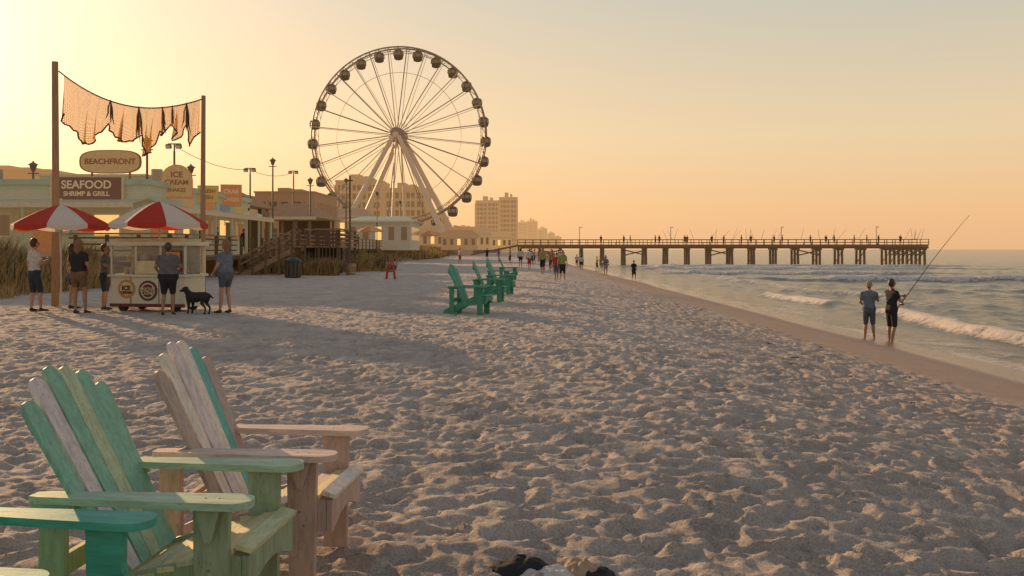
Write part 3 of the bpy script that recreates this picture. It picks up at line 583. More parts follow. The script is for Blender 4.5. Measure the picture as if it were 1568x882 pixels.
b.add([(-18,44.6,4.15),(-16.4,44.6,3.62),(-16.4,62.6,3.62),(-18,62.6,4.15),(-18,44.6,4.05),(-16.4,44.6,3.52),(-16.4,62.6,3.52),(-18,62.6,4.05)],[(0,1,2,3),(7,6,5,4),(0,4,5,1),(1,5,6,2),(2,6,7,3)],TEALR)
b.bb(-16.43,-16.37,44.6,62.6,3.36,3.58,WTRIM)
b.add([(-26,43.2,3.7),(-18,43.2,3.7),(-18,44.97,4.0),(-26,44.97,4.0)],[(0,1,2,3)],TEALR); b.bb(-26,-18,43.12,43.18,3.5,3.72,WTRIM)
for y in np.arange(44.8,62.6,2.9): b.bb(-16.56,-16.44,y,y+.12,1.2,3.36,TEALR)
for x in (-26,-23.3,-20.6,-18.1): b.bb(x,x+.1,43.2,43.3,.9,3.6,TEALR)
b.build('awnings',parent=e)
def plate_sign(name,outline,mp,mt,frame,loc,rz,txts,post=None):
    e=empty(name,loc,rz); b=MB(); b.prism(outline,.10,mp,lambda u,v,w:(u,w,v)); cx=sum(p[0] for p in outline)/len(outline); cz=sum(p[1] for p in outline)/len(outline)
    b.prism([(cx+(u-cx)*1.06,cz+(v-cz)*1.08) for u,v in outline],.06,frame,lambda u,v,w:(u,w+.03,v))
    if post:
        for p in post: b.bb(p-.05,p+.05,.095,.15,-1.2,.1,frame)
    b.build('panel',parent=e)
    for s,sz,zz in txts: text(s,sz,(0,-.012,zz),(R(90),0,0),mt,e)
ell=lambda a,c,n=32:[(a*abs(math.cos(t))**.6*(1 if math.cos(t)>0 else -1),c+c*abs(math.sin(t))**.7*(1 if math.sin(t)>0 else -1)) for t in [2*math.pi*k/n for k in range(n)]]
rect=lambda w,h:[(-w/2,0),(w/2,0),(w/2,h),(-w/2,h)]
arch=lambda w,h:[(-w/2,0),(w/2,0)]+[(w/2*math.cos(R(a)),h-w/2+w/2*math.sin(R(a))) for a in range(0,181,15)]
plate_sign('oval_rooftop_sign',ell(1.55,.58),SIGNC,LETR,LETR,(-21.2,48,5.55),0,[('BEACHFRONT',.42,.58)],(-1,1))
plate_sign('seafood_sign',rect(3.4,1.1),SIGNP,LET,WTRIM,(-20.9,44.7,3.95),0,[('SEAFOOD',.55,.72),('SHRIMP & GRILL',.32,.28)])
plate_sign('arched_snack_sign',arch(1.5,1.65),SIGNC,LETR,SIGNO,(-17.5,47.5,4.25),R(12),[('ICE',.42,1.15),('CREAM',.36,.75),('SHAKES',.26,.35)],(-.5,.5))
plate_sign('yellow_menu_sign',rect(1.1,.95),SIGNY,LETR,TEALR,(-17.5,52.4,4.2),R(12),[('FRESH',.3,.65),('FISH',.3,.3)],(-.4,.4))
plate_sign('crab_sign',rect(1.2,1.3),SIGNO,LET,TEALR,(-17.5,56.7,4.2),R(12),[('CRAB',.36,.9),('CAKES',.32,.4)],(-.4,.4))
# boardwalk deck
e=empty('boardwalk'); b=MB(); XE=-16.25
for x in np.arange(-21,XE-.2,.30): b.bb(x,x+.27,43.0,64,1.12,1.17,TWOOD)
b.bb(-21,XE,43.0,43.15,.92,1.12,DWOOD); b.bb(XE-.15,XE,43.2,64,.92,1.118,DWOOD)
for y in np.arange(43.3,64,2.3):
    b.bb(XE-.15,XE,y,y+.16,-.3,2.25,DWOOD)
for x in np.arange(-20.8,XE,1.5): b.bb(x,x+.14,43.16,43.30,-.3,2.2,DWOOD)
for z in (1.45,1.75,2.05,2.25):
    b.bb(XE-.1,XE-.03,43.2,53.9,z-.04,z+.04,TWOOD if z>2.2 else DWOOD); b.bb(-21,XE-.1,43.10,43.15,z-.04,z+.04,TWOOD if z>2.2 else DWOOD)
for y in np.arange(64,150,.6): b.bb(-20.5,-17,y,y+.55,1.55,1.6,TWOOD)
b.bb(-17.1,-17.0,64,150,1.35,1.545,DWOOD)
for y in np.arange(64,150,2.6): b.bb(-17.0,-16.88,y,y+.12,.2,2.65,DWOOD)
for z in (1.95,2.3,2.65): b.bb(-16.88,-16.83,64,150,z-.05,z+.05,TWOOD)
b.bb(-20.9,XE-.3,46,46.1,-.3,1.05,DARK)  # plain dark upright sheet below the deck boards
b.build('deck_and_rails',parent=e)
e=empty('beach_access_stairs'); b=MB()
b.bb(-13.4,-10.6,56,62,1.62,1.72,TWOOD)
for x in (-13.3,-12,-10.75):
    for y in (56.1,59,61.8): b.bb(x,x+.15,y,y+.15,-.4,2.8,DWOOD)
for z in (1.95,2.2,2.45,2.75):
    b.bb(-12.2,-10.6,55.94,56.0,z-.045,z+.045,TWOOD if z>2.7 else DWOOD); b.bb(-10.6,-10.54,56,62,z-.045,z+.045,TWOOD)
    b.bb(-13.4,-10.6,61.9,61.96,z-.045,z+.045,DWOOD)
for x in np.arange(-12.1,-10.6,.22): b.bb(x,x+.06,55.90,55.935,.3,2.7,DWOOD)
b.bb(-13.2,-10.8,58,58.1,-.3,1.6,DARK)  # plain dark upright sheet below the platform
for i in range(10):
    x=-13.1-i*.31; z=1.6-i*.165; b.bb(x-.33,x,53.9,55.6,z-.05,z,TWOOD); b.bb(x-.02,x,53.95,55.55,z-.2,z-.052,DWOOD)
for y in (53.82,55.68):
    b.beam((-12.9,y,1.5),(-16.25,y,-.22),.07,.30,TWOOD); b.beam((-12.9,y,2.65),(-16.2,y,.95),.09,.13,TWOOD); b.beam((-12.9,y,2.25),(-16.2,y,.55),.05,.10,TWOOD)
    for i in range(5): x=-13.0-i*.78; b.bb(x-.06,x+.06,y-.06,y+.06,-.4,2.62-i*.40,DWOOD)
b.bb(-13.4,-12.2,53.8,55.88,1.63,1.71,TWOOD); b.bb(-12.28,-12.2,53.8,55.9,2.65,2.73,TWOOD); b.bb(-12.28,-12.2,53.8,53.9,-.3,2.64,DWOOD)
b.beam((-12.2,55.2,-.1),(-9.6,55.2,.9),.3,.25,DWOOD)
b.build('stairs_and_platform',parent=e)
BIN=mat('dark_green_bin',(.03,.035,.03),rough=.5)
for x,y in ((-11.7,48.6),):
    b=MB(); b.cone((0,0,0),(0,0,.85),.40,.44,BIN,16); b.cone((0,0,.85),(0,0,.95),.47,.44,BIN,16); b.cone((0,0,.95),(0,0,1.08),.42,.18,BIN,16)
    for k in range(12): a=k*math.pi/6; b.box((.42*math.cos(a),.42*math.sin(a),.43),(.03,.05,.75),DWOOD,Matrix.Rotation(a,3,'Z'))
    b.build('trash_bin',(x,y,G(x,y)))
for i,(x,y) in enumerate(((-9.6,54.2),)):
    b=MB(); b.tube([(0,0,0),(0,0,.35),(0,0,.7)],[.26,.32,.28],TWOOD,14); b.cone((0,0,.68),(0,0,.71),.27,.27,DWOOD,14)
    for zz in (.12,.55): b.tube([(0,0,zz),(0,0,zz+.05)],.325,STEEL,14)
    b.build('wooden_barrel',(x,y,G(x,y)))
b=MB(); REDP=mat('red_sign_paint',(.45,.05,.03))
for s in (-1,1):
    b.beam((-.22,s*.25,0),(-.10,s*.02,.95),.05,.05,REDP); b.beam((.22,s*.25,0),(.10,s*.02,.95),.05,.05,REDP); b.beam((-.17,s*.15,.4),(.17,s*.15,.4),.03,.06,REDP)
b.box((0,0,.92),(.26,.08,.08),REDP); b.build('red_a_frame_stand',(-6.2,46.5,G(-6.2,46.5)))
b=MB(); b.tube([(0,0,-.3),(0,0,6)],[.08,.055],DWOOD,8); b.box((0,0,5.7),(.35,.06,.08),DWOOD); b.build('wooden_post',(-9.8,55,G(-9.8,55)))
LMET=mat('lamp_metal',(.05,.035,.025),haze=.06,rough=.5)
def lamp(x,y,zt,kind=0):
    z0=gz(x,y); b=MB(); H=zt-z0
    b.tube([(0,0,0),(0,0,.5),(0,0,.55),(0,0,H-.5)],[.13,.11,.075,.06],LMET,8)
    if kind==0:
        b.cone((0,0,H-.5),(0,0,H-.15),.10,.22,LMET,8); b.cone((0,0,H-.15),(0,0,H),.30,.05,LMET,8); b.sph((0,0,H+.03),.05,LMET)
        b.tube([(-.3,0,H-.62),(.3,0,H-.62)],.03,LMET,6)
    else:
        b.tube([(0,0,H-.6),(0,0,H-.1)],.05,LMET,6); b.box((0,0,H-.1),(.7,.06,.06),LMET)
        for s in (-1,1): b.box((s*.28,-.1,H-.25),(.28,.2,.22),LMET,Matrix.Rotation(R(25),3,'X')); b.box((s*.28,-.22,H-.30),(.24,.02,.18),WTRIM,Matrix.Rotation(R(25),3,'X'))
    b.build('street_lamp',(x,y,z0))
for a in ((-18.6,46.4,7.2,0),(-18.55,50,7.4,1),(-19.4,55,6.6,0),(-18.7,65,7.4,1),(-18.4,70,8.5,0),(-19.2,80,8.5,1),(-26.3,50,6.3,0),(-16.4,74,7.3,0),(-17.5,96,9,0),(-17.5,118,9,0),(-17.2,140,9,0)): lamp(*a)
b=MB(); W=[Vector(p) for p in ((-18.55,50,7.2),(-18.7,65,7.2),(-19.2,80,8.3))]
for a_,c_ in zip(W[:-1],W[1:]): b.tube([a_.lerp(c_,k/12)-Vector((0,0,1.6*(k/12)*(1-k/12))) for k in range(13)],.018,LMET,4)
b.build('overhead_wire')
# ---------------------------------------------------------------- buildings
def tower(name,x0,x1,y0,y1,z1,fl,cols,wall,glass,z0=0):
    b=MB(); b.bb(x0+.6,x1-.6,y0+.8,y1-.6,z0,z1,glass); hf=(z1-z0)/fl
    for i in range(fl+1):
        z=z0+i*hf; b.bb(x0,x1,y0,y1,z-.02*hf,z+.30*hf,wall)
    w=(x1-x0)/cols
    for i in range(cols+1):
        x=x0+i*w; pw=w*(.20 if i%3 else .40); b.bb(x-pw/2,x+pw/2,y0-.05,y0+1.2,z0,z1,wall); b.bb(x-pw/2,x+pw/2,y1-1,y1+.05,z0,z1,wall)
    nd=max(2,int((y1-y0)/w))
    for i in range(nd+1):
        y=y0+i*(y1-y0)/nd; b.bb(x0-.04,x0+.9,y-w*.2,y+w*.2,z0,z1,wall); b.bb(x1-.9,x1+.04,y-w*.2,y+w*.2,z0,z1,wall)
    r=min(hf,(z1-z0)*.09); b.bb(x0-.1,x1+.1,y0-.15,y1+.1,z1+.31*hf,z1+.31*hf+r*.3,wall); 
    for f,g,k in ((.3,.5,1.0),(.6,.72,.7)): b.bb(x0+(x1-x0)*f,x0+(x1-x0)*g,y0+2,y1-2,z1+.31*hf+r*.3,z1+.31*hf+r*(.3+k),wall)
    return b.build(name)
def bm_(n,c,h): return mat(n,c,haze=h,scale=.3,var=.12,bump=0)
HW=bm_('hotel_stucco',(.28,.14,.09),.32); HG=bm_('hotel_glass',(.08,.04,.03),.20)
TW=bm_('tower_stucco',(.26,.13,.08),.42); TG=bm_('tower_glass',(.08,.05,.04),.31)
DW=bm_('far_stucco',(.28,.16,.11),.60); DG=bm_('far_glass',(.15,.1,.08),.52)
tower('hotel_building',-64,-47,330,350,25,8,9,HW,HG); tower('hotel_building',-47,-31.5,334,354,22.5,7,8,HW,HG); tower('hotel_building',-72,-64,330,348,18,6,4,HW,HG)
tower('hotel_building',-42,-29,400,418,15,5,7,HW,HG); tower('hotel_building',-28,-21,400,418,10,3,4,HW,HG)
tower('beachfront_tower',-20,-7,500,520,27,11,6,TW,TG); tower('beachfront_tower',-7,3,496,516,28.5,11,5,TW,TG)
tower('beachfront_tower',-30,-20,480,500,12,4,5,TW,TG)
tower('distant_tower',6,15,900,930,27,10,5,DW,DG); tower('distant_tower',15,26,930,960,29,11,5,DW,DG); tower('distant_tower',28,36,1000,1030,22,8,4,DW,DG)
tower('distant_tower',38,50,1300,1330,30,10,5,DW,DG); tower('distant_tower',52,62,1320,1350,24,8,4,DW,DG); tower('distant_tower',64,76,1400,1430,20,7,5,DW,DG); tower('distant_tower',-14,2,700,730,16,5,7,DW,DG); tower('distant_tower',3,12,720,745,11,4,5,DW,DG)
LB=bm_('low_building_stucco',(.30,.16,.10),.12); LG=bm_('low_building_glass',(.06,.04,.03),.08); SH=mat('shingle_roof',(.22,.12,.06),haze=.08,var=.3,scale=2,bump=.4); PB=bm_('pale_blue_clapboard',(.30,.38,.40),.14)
tower('motel_building',-26,-20,92,104,6.4,2,5,LB,LG,1); tower('arcade_building',-38,-30.5,60,74,5.9,2,4,bm_('amber_lit_stucco',(.50,.22,.06),.30),LG,1); tower('motel_building',-40,-32,110,124,7,2,6,LB,LG,1)  # arcade: amber wall colour and heavier haze stand in for orange light
def pavilion(name,x0,x1,y0,y1,z0,ze,zr,roof,wall,open_=True):
    b=MB(); o=.6
    b.add([(x0-o,y0-o,ze),(x1+o,y0-o,ze),(x1+o,y1+o,ze),(x0-o,y1+o,ze),(x0+1.2,(y0+y1)/2,zr),(x1-1.2,(y0+y1)/2,zr)],[(0,1,5,4),(1,2,5),(2,3,4,5),(3,0,4),(3,2,1,0)],roof)
    b.bb(x0-o,x1+o,y0-o-.06,y0-o-.01,ze-.18,ze+.05,WTRIM)
    if open_:
        for x in np.linspace(x0,x1-.2,5):
            for y in (y0,y1-.2): b.bb(x,x+.2,y,y+.2,z0,ze-.01,wall)
        b.bb(x0,x1,y0-.03,y0+.03,z0+.85,z0+.95,wall); b.bb(x0,x1,y1-2,y1-1.9,z0,ze-.02,DWOOD)
    else:
        b.bb(x0,x1,y0,y1,z0,ze-.01,wall); w=(x1-x0)/5
        for i in range(5): b.bb(x0+i*w+.3*w,x0+i*w+.75*w,y0-.05,y0-.005,z0+(ze-z0)*.35,z0+(ze-z0)*.8,WIN if i!=2 else LITW)
        b.bb(x1+.005,x1+.05,y0+1,y1-1,z0+(ze-z0)*.35,z0+(ze-z0)*.8,WIN)
    b.build(name)
pavilion('shingled_pavilion',-21,-16.4,74,84,1.2,4.1,5.5,SH,TWOOD)
pavilion('shingled_pavilion',-24,-19,64.5,71,1.2,4.6,5.8,SH,TWOOD)
pavilion('pale_blue_pavilion',-21.5,-13.2,118,130,1.4,5.2,6.0,TEALR,PB,False)
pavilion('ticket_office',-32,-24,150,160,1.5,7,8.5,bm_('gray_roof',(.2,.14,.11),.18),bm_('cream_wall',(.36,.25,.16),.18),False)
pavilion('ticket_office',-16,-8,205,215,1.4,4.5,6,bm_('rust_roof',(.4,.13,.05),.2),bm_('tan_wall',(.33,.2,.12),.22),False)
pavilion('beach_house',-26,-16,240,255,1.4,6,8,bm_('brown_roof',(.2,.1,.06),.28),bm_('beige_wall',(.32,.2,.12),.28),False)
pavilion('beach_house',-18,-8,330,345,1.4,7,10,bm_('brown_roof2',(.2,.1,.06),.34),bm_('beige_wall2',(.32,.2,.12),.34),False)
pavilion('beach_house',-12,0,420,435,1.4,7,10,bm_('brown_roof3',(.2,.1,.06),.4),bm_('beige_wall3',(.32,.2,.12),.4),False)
CR=mat('cafe_red',(.42,.08,.03),haze=.12); CC=mat('cafe_cream',(.5,.28,.12),haze=.12)
for x,y in ((-15.5,134),(-12.5,138),(-17.5,112),(-14,150)): umbrella('cafe_umbrella',x,y,.8,4.4,1.7,.6,CR,CC)
# ---------------------------------------------------------------- ferris wheel
WH=mat('wheel_white_steel',(.52,.45,.38),rough=.5,haze=.17,bump=0); WD=mat('wheel_dark_steel',(.22,.17,.13),rough=.5,haze=.08,bump=0); CB=mat('gondola_body',(.05,.04,.035),rough=.4,haze=.05,bump=0); CG=mat('gondola_glass',(.12,.10,.08),rough=.1,haze=.12,bump=0)  # darker steel for rim, hub, base and alternate spokes
e=empty('ferris_wheel',(-31.2,250,0),R(-6)); hub=Vector((0,0,32.7)); RR=24.2
b=MB(); NC=28
def ring(r,y,rad,m,n=112): 
    pts=[hub+Vector((r*math.cos(2*math.pi*k/n),y,r*math.sin(2*math.pi*k/n))) for k in range(n+1)]; b.tube(pts,rad,m,6,False)
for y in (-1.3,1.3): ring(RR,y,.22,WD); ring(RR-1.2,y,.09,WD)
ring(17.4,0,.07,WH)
for i in range(NC*2):
    a=2*math.pi*i/(NC*2); a2=2*math.pi*(i+1)/(NC*2)
    P=lambda r,t,y: hub+Vector((r*math.cos(t),y,r*math.sin(t)))
    for y in (-1.3,1.3): b.tube([P(RR,a,y),P(RR-1.2,a2,y)],.05,WD,4)
    b.tube([P(RR,a,-1.3),P(RR,a,1.3)],.08,WD,4)
b.build('rim',parent=e)
b=MB()
for i in range(NC):
    a=2*math.pi*(i+.5)/NC
    for y,y2 in ((-2.1,-1.3),(2.1,1.3)):
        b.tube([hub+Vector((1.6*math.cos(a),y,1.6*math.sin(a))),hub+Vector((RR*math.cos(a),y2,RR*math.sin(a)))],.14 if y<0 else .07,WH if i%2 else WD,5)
b.build('spokes',parent=e)
b=MB(); b.tube([hub+Vector((0,-3.4,0)),hub+Vector((0,-2.6,0)),hub+Vector((0,2.6,0)),hub+Vector((0,3.4,0))],[1.5,2.1,2.1,1.5],WD,28); b.tube([hub+Vector((0,-3.9,0)),hub+Vector((0,-3.4,0))],[.7,.9],WH,20); b.build('hub',parent=e)
b=MB()
for y,yb in ((-3.2,-9),(3.2,9)):
    for s in (-1,1):
        b.tube([hub+Vector((s*.8,y,-.5)),Vector((s*16.3,yb,1))],[.62,.85],WH,10)
    b.tube([hub+Vector((0,y,-1)),Vector((0,yb,1))],[.25,.3],WH,6)
    b.beam((-13.0,yb*.86,7.5),(13.0,yb*.86,7.5),.25,.4,WH)
for s in (-1,1): b.beam((s*16.3,-9,.9),(s*16.3,9,.9),1.6,1.4,WH)
b.bb(-19,19,-11,11,0,1.6,WD); b.bb(-6,6,-8,8,1.6,4.5,WH); b.build('a_frame_legs_and_base',parent=e)
b=MB()
for i in range(NC):
    a=2*math.pi*i/NC; p=hub+Vector((RR*math.cos(a),0,RR*math.sin(a))); c=p-Vector((0,0,1.7))
    b.tube([c+Vector((0,0,-1.65)),c+Vector((0,0,-1.35)),c+Vector((0,0,-.5))],[.7,1.25,1.42],CB,12)
    b.tube([c+Vector((0,0,-.5)),c+Vector((0,0,.45))],[1.37,1.28],CG,12)
    b.tube([c+Vector((0,0,.45)),c+Vector((0,0,.9)),c+Vector((0,0,1.25))],[1.4,1.15,.45],CB,12)
    for k in range(6): t=k*math.pi/3+.3; b.tube([c+Vector((1.40*math.cos(t),1.40*math.sin(t),-.5)),c+Vector((1.32*math.cos(t),1.32*math.sin(t),.47))],.09,CB,4)
    for s in (-1,1): b.tube([c+Vector((0,s*1.0,.6)),p+Vector((0,s*1.0,0))],.09,CB,5)
b.build('gondolas',parent=e)
# ---------------------------------------------------------------- pier
PW=mat('pier_timber',(.07,.042,.028),var=.3,scale=1.5,haze=.06); PR=mat('pier_rail_timber',(.09,.055,.035),var=.3,scale=1.5,haze=.06)
e=empty('fishing_pier'); b=MB(); ZD=2.2
def py(x): return 162-(x+10)*.09
L0,L1=1.0,70
b.beam((L0,py(L0),ZD),(L1,py(L1),ZD),4.6,.30,PW); 
b.beam((L0,py(L0)+.05,ZD-.03),(L0-8,py(L0)+.7,.6),4.2,.25,PW)
for s in (-1,1):
    b.beam((L0,py(L0)+s*1.8,ZD-.35),(L1,py(L1)+s*1.8,ZD-.35),.25,.36,PW)
    for hh in (.5,1.0): b.beam((L0,py(L0)+s*2.2,ZD+hh),(L1,py(L1)+s*2.2,ZD+hh),.07,.10,PR)
xsP=list(np.arange(1.2,63,3.65))+[63.8,65.2,66.6,68,69.4]
for i,x in enumerate(xsP):
    y=py(x); zb=min(gz(x,y),SEA)-1.0 if x>8 else gz(x,y)-.3
    for s in (-1,0,1):
        b.tube([(x+.14*random.uniform(-1,1),y+s*1.9,zb),(x,y+s*1.7,ZD-.2)],[.25,.21],PW,7)
    b.box((x,y,ZD-.66),(.34,4.6,.30),PW)
    b.beam((x+.1,y-1.8,ZD-.8),(x+.1,y+1.8,SEA+.4),.08,.2,PW)
    if (i%4==1 or x>61) and i+1<len(xsP):
        x2=xsP[i+1]; y2=py(x2); b.beam((x,y-1.95,ZD-.8),(x2,y2-1.95,SEA+1.6),.08,.2,PW); b.beam((x,y-1.95,SEA+1.6),(x2,y2-1.95,ZD-.8),.08,.2,PW)
for x in np.arange(L0,L1,1.35):
    for s in (-1,1): b.bb(x-.05,x+.05,py(x)+s*2.2-.05,py(x)+s*2.2+.05,ZD,ZD+1.04,PR)
for x in (18,33,50,61): b.bb(x,x+1.6,py(x)-.3,py(x)+.1,ZD+.5,ZD+.58,PR); b.bb(x+.1,x+.2,py(x)-.2,py(x),ZD+.14,ZD+.5,PR); b.bb(x+1.4,x+1.5,py(x)-.2,py(x),ZD+.14,ZD+.5,PR)
for x in (12,28,47,63): b.tube([(x,py(x)+2,ZD),(x,py(x)+2,ZD+3.2)],.05,PW,6); b.box((x+.2,py(x)+2,ZD+3.2),(.5,.12,.1),PW)
b.build('deck_piles_and_rails',parent=e)
b=MB()
for i in range(26):
    x=random.uniform(26,69); y=py(x)-2.0; d=Vector((random.uniform(-.5,.5),-.6,random.uniform(.6,1))).normalized(); b.tube([(x,y,ZD+.9),Vector((x,y,ZD+.9))+d*1.6,Vector((x,y,ZD+.9))+d*2.6+Vector((0,0,-.1))],[.03,.022,.012],ROD,4)
b.build('rods_on_rail',parent=e)
src=[]; dk=[(BLK,NAVY),(GRY,BLK),(NAVY,DEN),(DEN,BLK),(BRN,NAVY),(GRY,BRN)]
for i in range(20):
    x=16+i*2.6+random.uniform(-1,1) if i<13 else random.uniform(50,69); t,bb=dk[i%6]
    if i<6:
        o=person('pier_angler',x,py(x)-1.6,ZD+.14,1.66,random.uniform(100,260),t,bb,HAIRB,SKIN2,voxel=.04,arms=dict(eR=(.13,.05,.67),wR=(.07,.16,.70))); src.append(o)
    else:
        o=bpy.data.objects.new('pier_angler',src[i%6].data); COL.objects.link(o); o.location=(x,py(x)-random.choice((1.6,1.2,-1.2)),ZD+.14); o.rotation_euler=(0,0,random.uniform(0,6.28))
for i,(x,y) in enumerate(((-17.1,50),(-17.2,53),(-17.1,58),(-18.2,86),(-18.6,97),(-18.3,108),(-18.9,122))):
    z=1.17 if y<64 else 1.6; o=bpy.data.objects.new('boardwalk_visitor',src[i%6].data); COL.objects.link(o); o.location=(x,y,z); o.rotation_euler=(0,0,i*1.3)
# ---------------------------------------------------------------- dune grass
GR=[mat('dune_grass_straw',(.38,.24,.09),rough=.8,bump=0,haze=.03,transl=.4),mat('dune_grass_green',(.16,.14,.05),rough=.8,bump=0,haze=.03,transl=.35),mat('dune_grass_dark',(.07,.07,.025),rough=.8,bump=0,transl=.2)]
def grass(name,n,xr,yr,hm,seed,excl=None,wid=.02,free=False,green=.5,thr=.40):
    r=np.random.RandomState(seed); x=r.uniform(*xr,n); y=yr[0]+(yr[1]-yr[0])*r.uniform(0,1,n)**1.3
    dens=fbm(x*.55,y*.4,seed,4); edge=1.2*(fbm(x*.9,y*.9,seed+4,3)-.4)
    keep=(dens>thr+.1*r.uniform(-1,1,n))
    if not free: keep&=(x<dfoot(y)+.2+edge)
    if excl is not None:
        for (a,b_,c,d) in excl: keep&=~((x>a)&(x<b_)&(y>c)&(y<d))
    x=x[keep];y=y[keep];n=len(x); z=ground_base(x,y)-.03; dn=dens[keep]
    hh=hm*r.uniform(.35,1.2,n)*np.clip((dn-thr+.04)*5,.25,1.5); an=r.uniform(0,6.28,n); le=r.uniform(.2,.8,n)*hh; w=wid*(1+y/60)*r.uniform(.6,1.2,n)
    dx=np.cos(an)*le+.2*hh;dy=np.sin(an)*le; px=-np.sin(an);pyy=np.cos(an)
    V=np.zeros((n,5,3)); 
    V[:,0]=np.stack([x-px*w,y-pyy*w,z],1);V[:,1]=np.stack([x+px*w,y+pyy*w,z],1)
    V[:,2]=np.stack([x+dx*.35+px*w*.7,y+dy*.35+pyy*w*.7,z+hh*.6],1);V[:,3]=np.stack([x+dx*.35-px*w*.7,y+dy*.35-pyy*w*.7,z+hh*.6],1)
    V[:,4]=np.stack([x+dx,y+dy,z+hh*.95],1)
    i=np.arange(n)*5; q=np.stack([i,i+1,i+2,i+3],1); t=np.stack([i+3,i+2,i+4],1)
    me=bpy.data.meshes.new(name); me.from_pydata(V.reshape(-1,3).tolist(),[],q.tolist()+t.tolist())
    for m in GR: me.materials.append(m)
    pk=r.uniform(0,1,n)+.9*(fbm(x*.4,y*.3,seed+20,3)-.45); mi=np.where(pk>1.0-green*.4,2,np.where(pk>1-green,1,0)).astype(np.int32); me.polygons.foreach_set('material_index',np.concatenate([mi,mi])); me.update()
    o=bpy.data.objects.new(name,me); COL.objects.link(o)
ex=[(-31,-16.2,42.9,64.2),(-16.5,-12.5,53.5,56),(-20.6,-16.8,64,150),(-21.7,-13,117.8,130.3)]
grass('dune_grass',52000,(-34,-15.0),(20,42.9),.85,5,ex,.012,green=.45)
grass('dune_grass',60000,(-30,-12.0),(58,280),.95,6,ex,.018,green=.4,thr=.34)
grass('dune_grass',5000,(-20,-15.6),(40.5,42.9),.7,9,None,.014,True,.8)
grass('dune_grass',5000,(-13.2,-8.5),(62.3,67),1.0,12,None,.016,True,.7)
grass('dune_grass',3500,(-13.0,-10.2),(52.6,53.7),.7,14,None,.014,True,.8)
grass('dune_grass',3000,(-16.1,-12.6),(56.5,60),1.0,15,None,.014,True,.8)
# ---------------------------------------------------------------- clothes heap near the camera
e=empty('beach_bag_and_towel',(.12,4.25,0)); 
def lump(name,cx,cy,rx,ry,hz,m,seed):
    n=40; xs=np.linspace(-1,1,n); X,Y=np.meshgrid(xs,xs); r=np.sqrt(X**2+Y**2); ang=np.arctan2(Y,X)
    prof=np.clip(1-(r/(.90+.07*np.sin(ang*3+seed)))**2.2,0,1)**.75
    Z=hz*prof*(.75+.5*fbm(X*2.0+seed,Y*2.0,seed,3))+.008*prof*np.sin(X*8+4*fbm(X*2,Y*2,seed+3)*3)-.02*(prof<=0)
    b=MB(); vs=[(cx+X[i,j]*rx,cy+Y[i,j]*ry,Z[i,j]) for i in range(n) for j in range(n)]
    fs=[(i*n+j,i*n+j+1,(i+1)*n+j+1,(i+1)*n+j) for i in range(n-1) for j in range(n-1) if prof[i,j]+prof[i+1,j+1]+prof[i,j+1]+prof[i+1,j]>0]
    b.add(vs,fs,m); o=b.build(name,parent=e,smooth=True)
lump('dark_bag',-.08,0,.19,.13,.06,BLK,3); lump('towel',.05,-.08,.17,.11,.04,WSH,5); lump('straw_hat',.20,-.02,.11,.10,.055,TANC,8); lump('dark_shirt',.27,-.06,.1,.1,.03,BLK,12)
SW=mat('seaweed',(.07,.045,.03)); b=MB()
for i in range(24):
    y=random.uniform(7,40); x=random.uniform(4.4,6.6); z=gz(x,y)-.01
    for k in range(5):
        a=random.uniform(0,6.28); l=random.uniform(.03,.10); b.tube([(x,y,z),(x+l*.6*math.cos(a),y+l*.6*math.sin(a),z+.015),(x+l*math.cos(a+.5),y+l*math.sin(a+.5),z+.005)],[.006,.008,.003],SW,5)
b.build('seaweed_wrack')
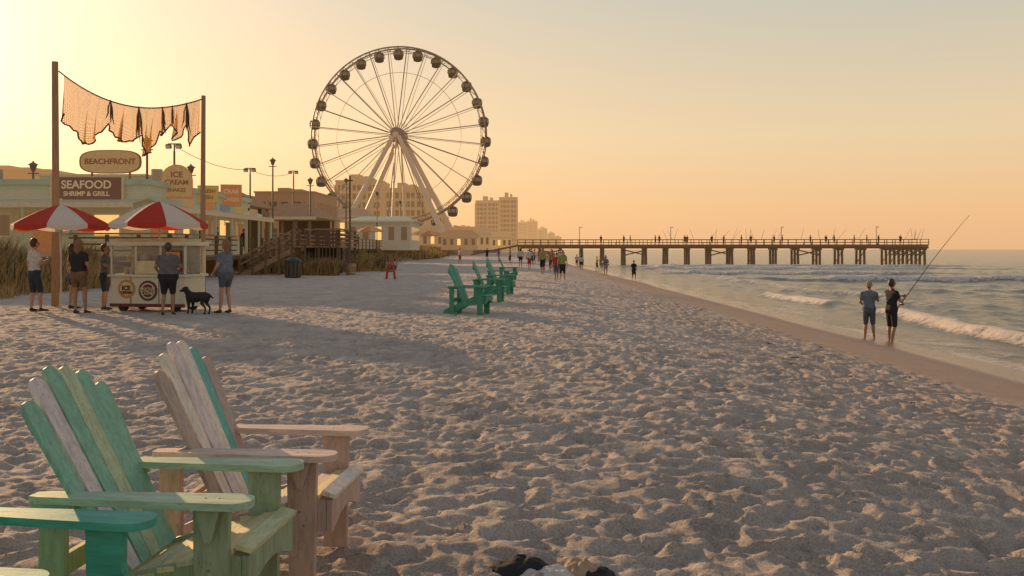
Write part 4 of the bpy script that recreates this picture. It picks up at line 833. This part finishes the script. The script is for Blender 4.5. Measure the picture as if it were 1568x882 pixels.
# ---------------------------------------------------------------- world, sun, camera
w=bpy.data.worlds.new('World'); SC.world=w; w.use_nodes=True; t=w.node_tree; bg=t.nodes['Background']; L=t.links.new
sky=t.nodes.new('ShaderNodeTexSky'); sky.sky_type='NISHITA'; sky.sun_disc=False; sky.sun_elevation=SUN_EL; sky.sun_rotation=-SUN_AZ; sky.altitude=0; sky.air_density=1.2; sky.dust_density=2.5; sky.ozone_density=1.0
BS=.12
tc=N(t,'ShaderNodeTexCoord'); nm=N(t,'ShaderNodeVectorMath',operation='NORMALIZE'); L(tc.outputs['Generated'],nm.inputs[0]); sp=N(t,'ShaderNodeSeparateXYZ'); L(nm.outputs[0],sp.inputs[0])
gr=ramp(t,[(0,(.88,.50,.26)),(.04,(.92,.56,.28)),(.12,(.86,.65,.40)),(.26,(.60,.58,.48)),(.5,(.34,.36,.39)),(1,(.17,.20,.28))]); L(sp.outputs[2],gr.inputs['Fac'])
dt=N(t,'ShaderNodeVectorMath',operation='DOT_PRODUCT'); L(nm.outputs[0],dt.inputs[0]); dt.inputs[1].default_value=SUNDIR
mxx=N(t,'ShaderNodeMath',operation='MAXIMUM'); L(dt.outputs['Value'],mxx.inputs[0]); mxx.inputs[1].default_value=0
acc=gr.outputs[0]
def addc(a,col,f):
    m=N(t,'ShaderNodeVectorMath',operation='SCALE'); m.inputs[0].default_value=col; L(f,m.inputs['Scale']); s=N(t,'ShaderNodeVectorMath',operation='ADD'); L(a,s.inputs[0]); L(m.outputs[0],s.inputs[1]); return s.outputs[0]
for p,col in ((5,(.42,.20,.05)),(30,(.45,.32,.24)),(160,(.5,.5,.45))):
    pw=N(t,'ShaderNodeMath',operation='POWER'); L(mxx.outputs[0],pw.inputs[0]); pw.inputs[1].default_value=p; acc=addc(acc,col,pw.outputs[0])
s1=N(t,'ShaderNodeVectorMath',operation='SCALE'); L(acc,s1.inputs[0]); s1.inputs['Scale'].default_value=.93/BS
s2=N(t,'ShaderNodeVectorMath',operation='SCALE'); L(sky.outputs[0],s2.inputs[0]); s2.inputs['Scale'].default_value=.05
ad=N(t,'ShaderNodeVectorMath',operation='ADD'); L(s1.outputs[0],ad.inputs[0]); L(s2.outputs[0],ad.inputs[1]); L(ad.outputs[0],bg.inputs[0]); bg.inputs[1].default_value=BS
sl=bpy.data.lights.new('sun','SUN'); sl.energy=5.0; sl.angle=R(.8); sl.color=(1,.60,.29)
so=bpy.data.objects.new('sun',sl); COL.objects.link(so); so.rotation_euler=SUNDIR.to_track_quat('Z','Y').to_euler(); so.location=(-60,80,60)
cd=bpy.data.cameras.new('camera'); cam=bpy.data.objects.new('camera',cd); COL.objects.link(cam); cam.location=(0,0,1.5); cam.rotation_euler=(R(90),0,0); cd.lens=32; cd.sensor_width=36; cd.shift_y=-59/1568; cd.clip_end=40000; cd.clip_start=.05
SC.camera=cam
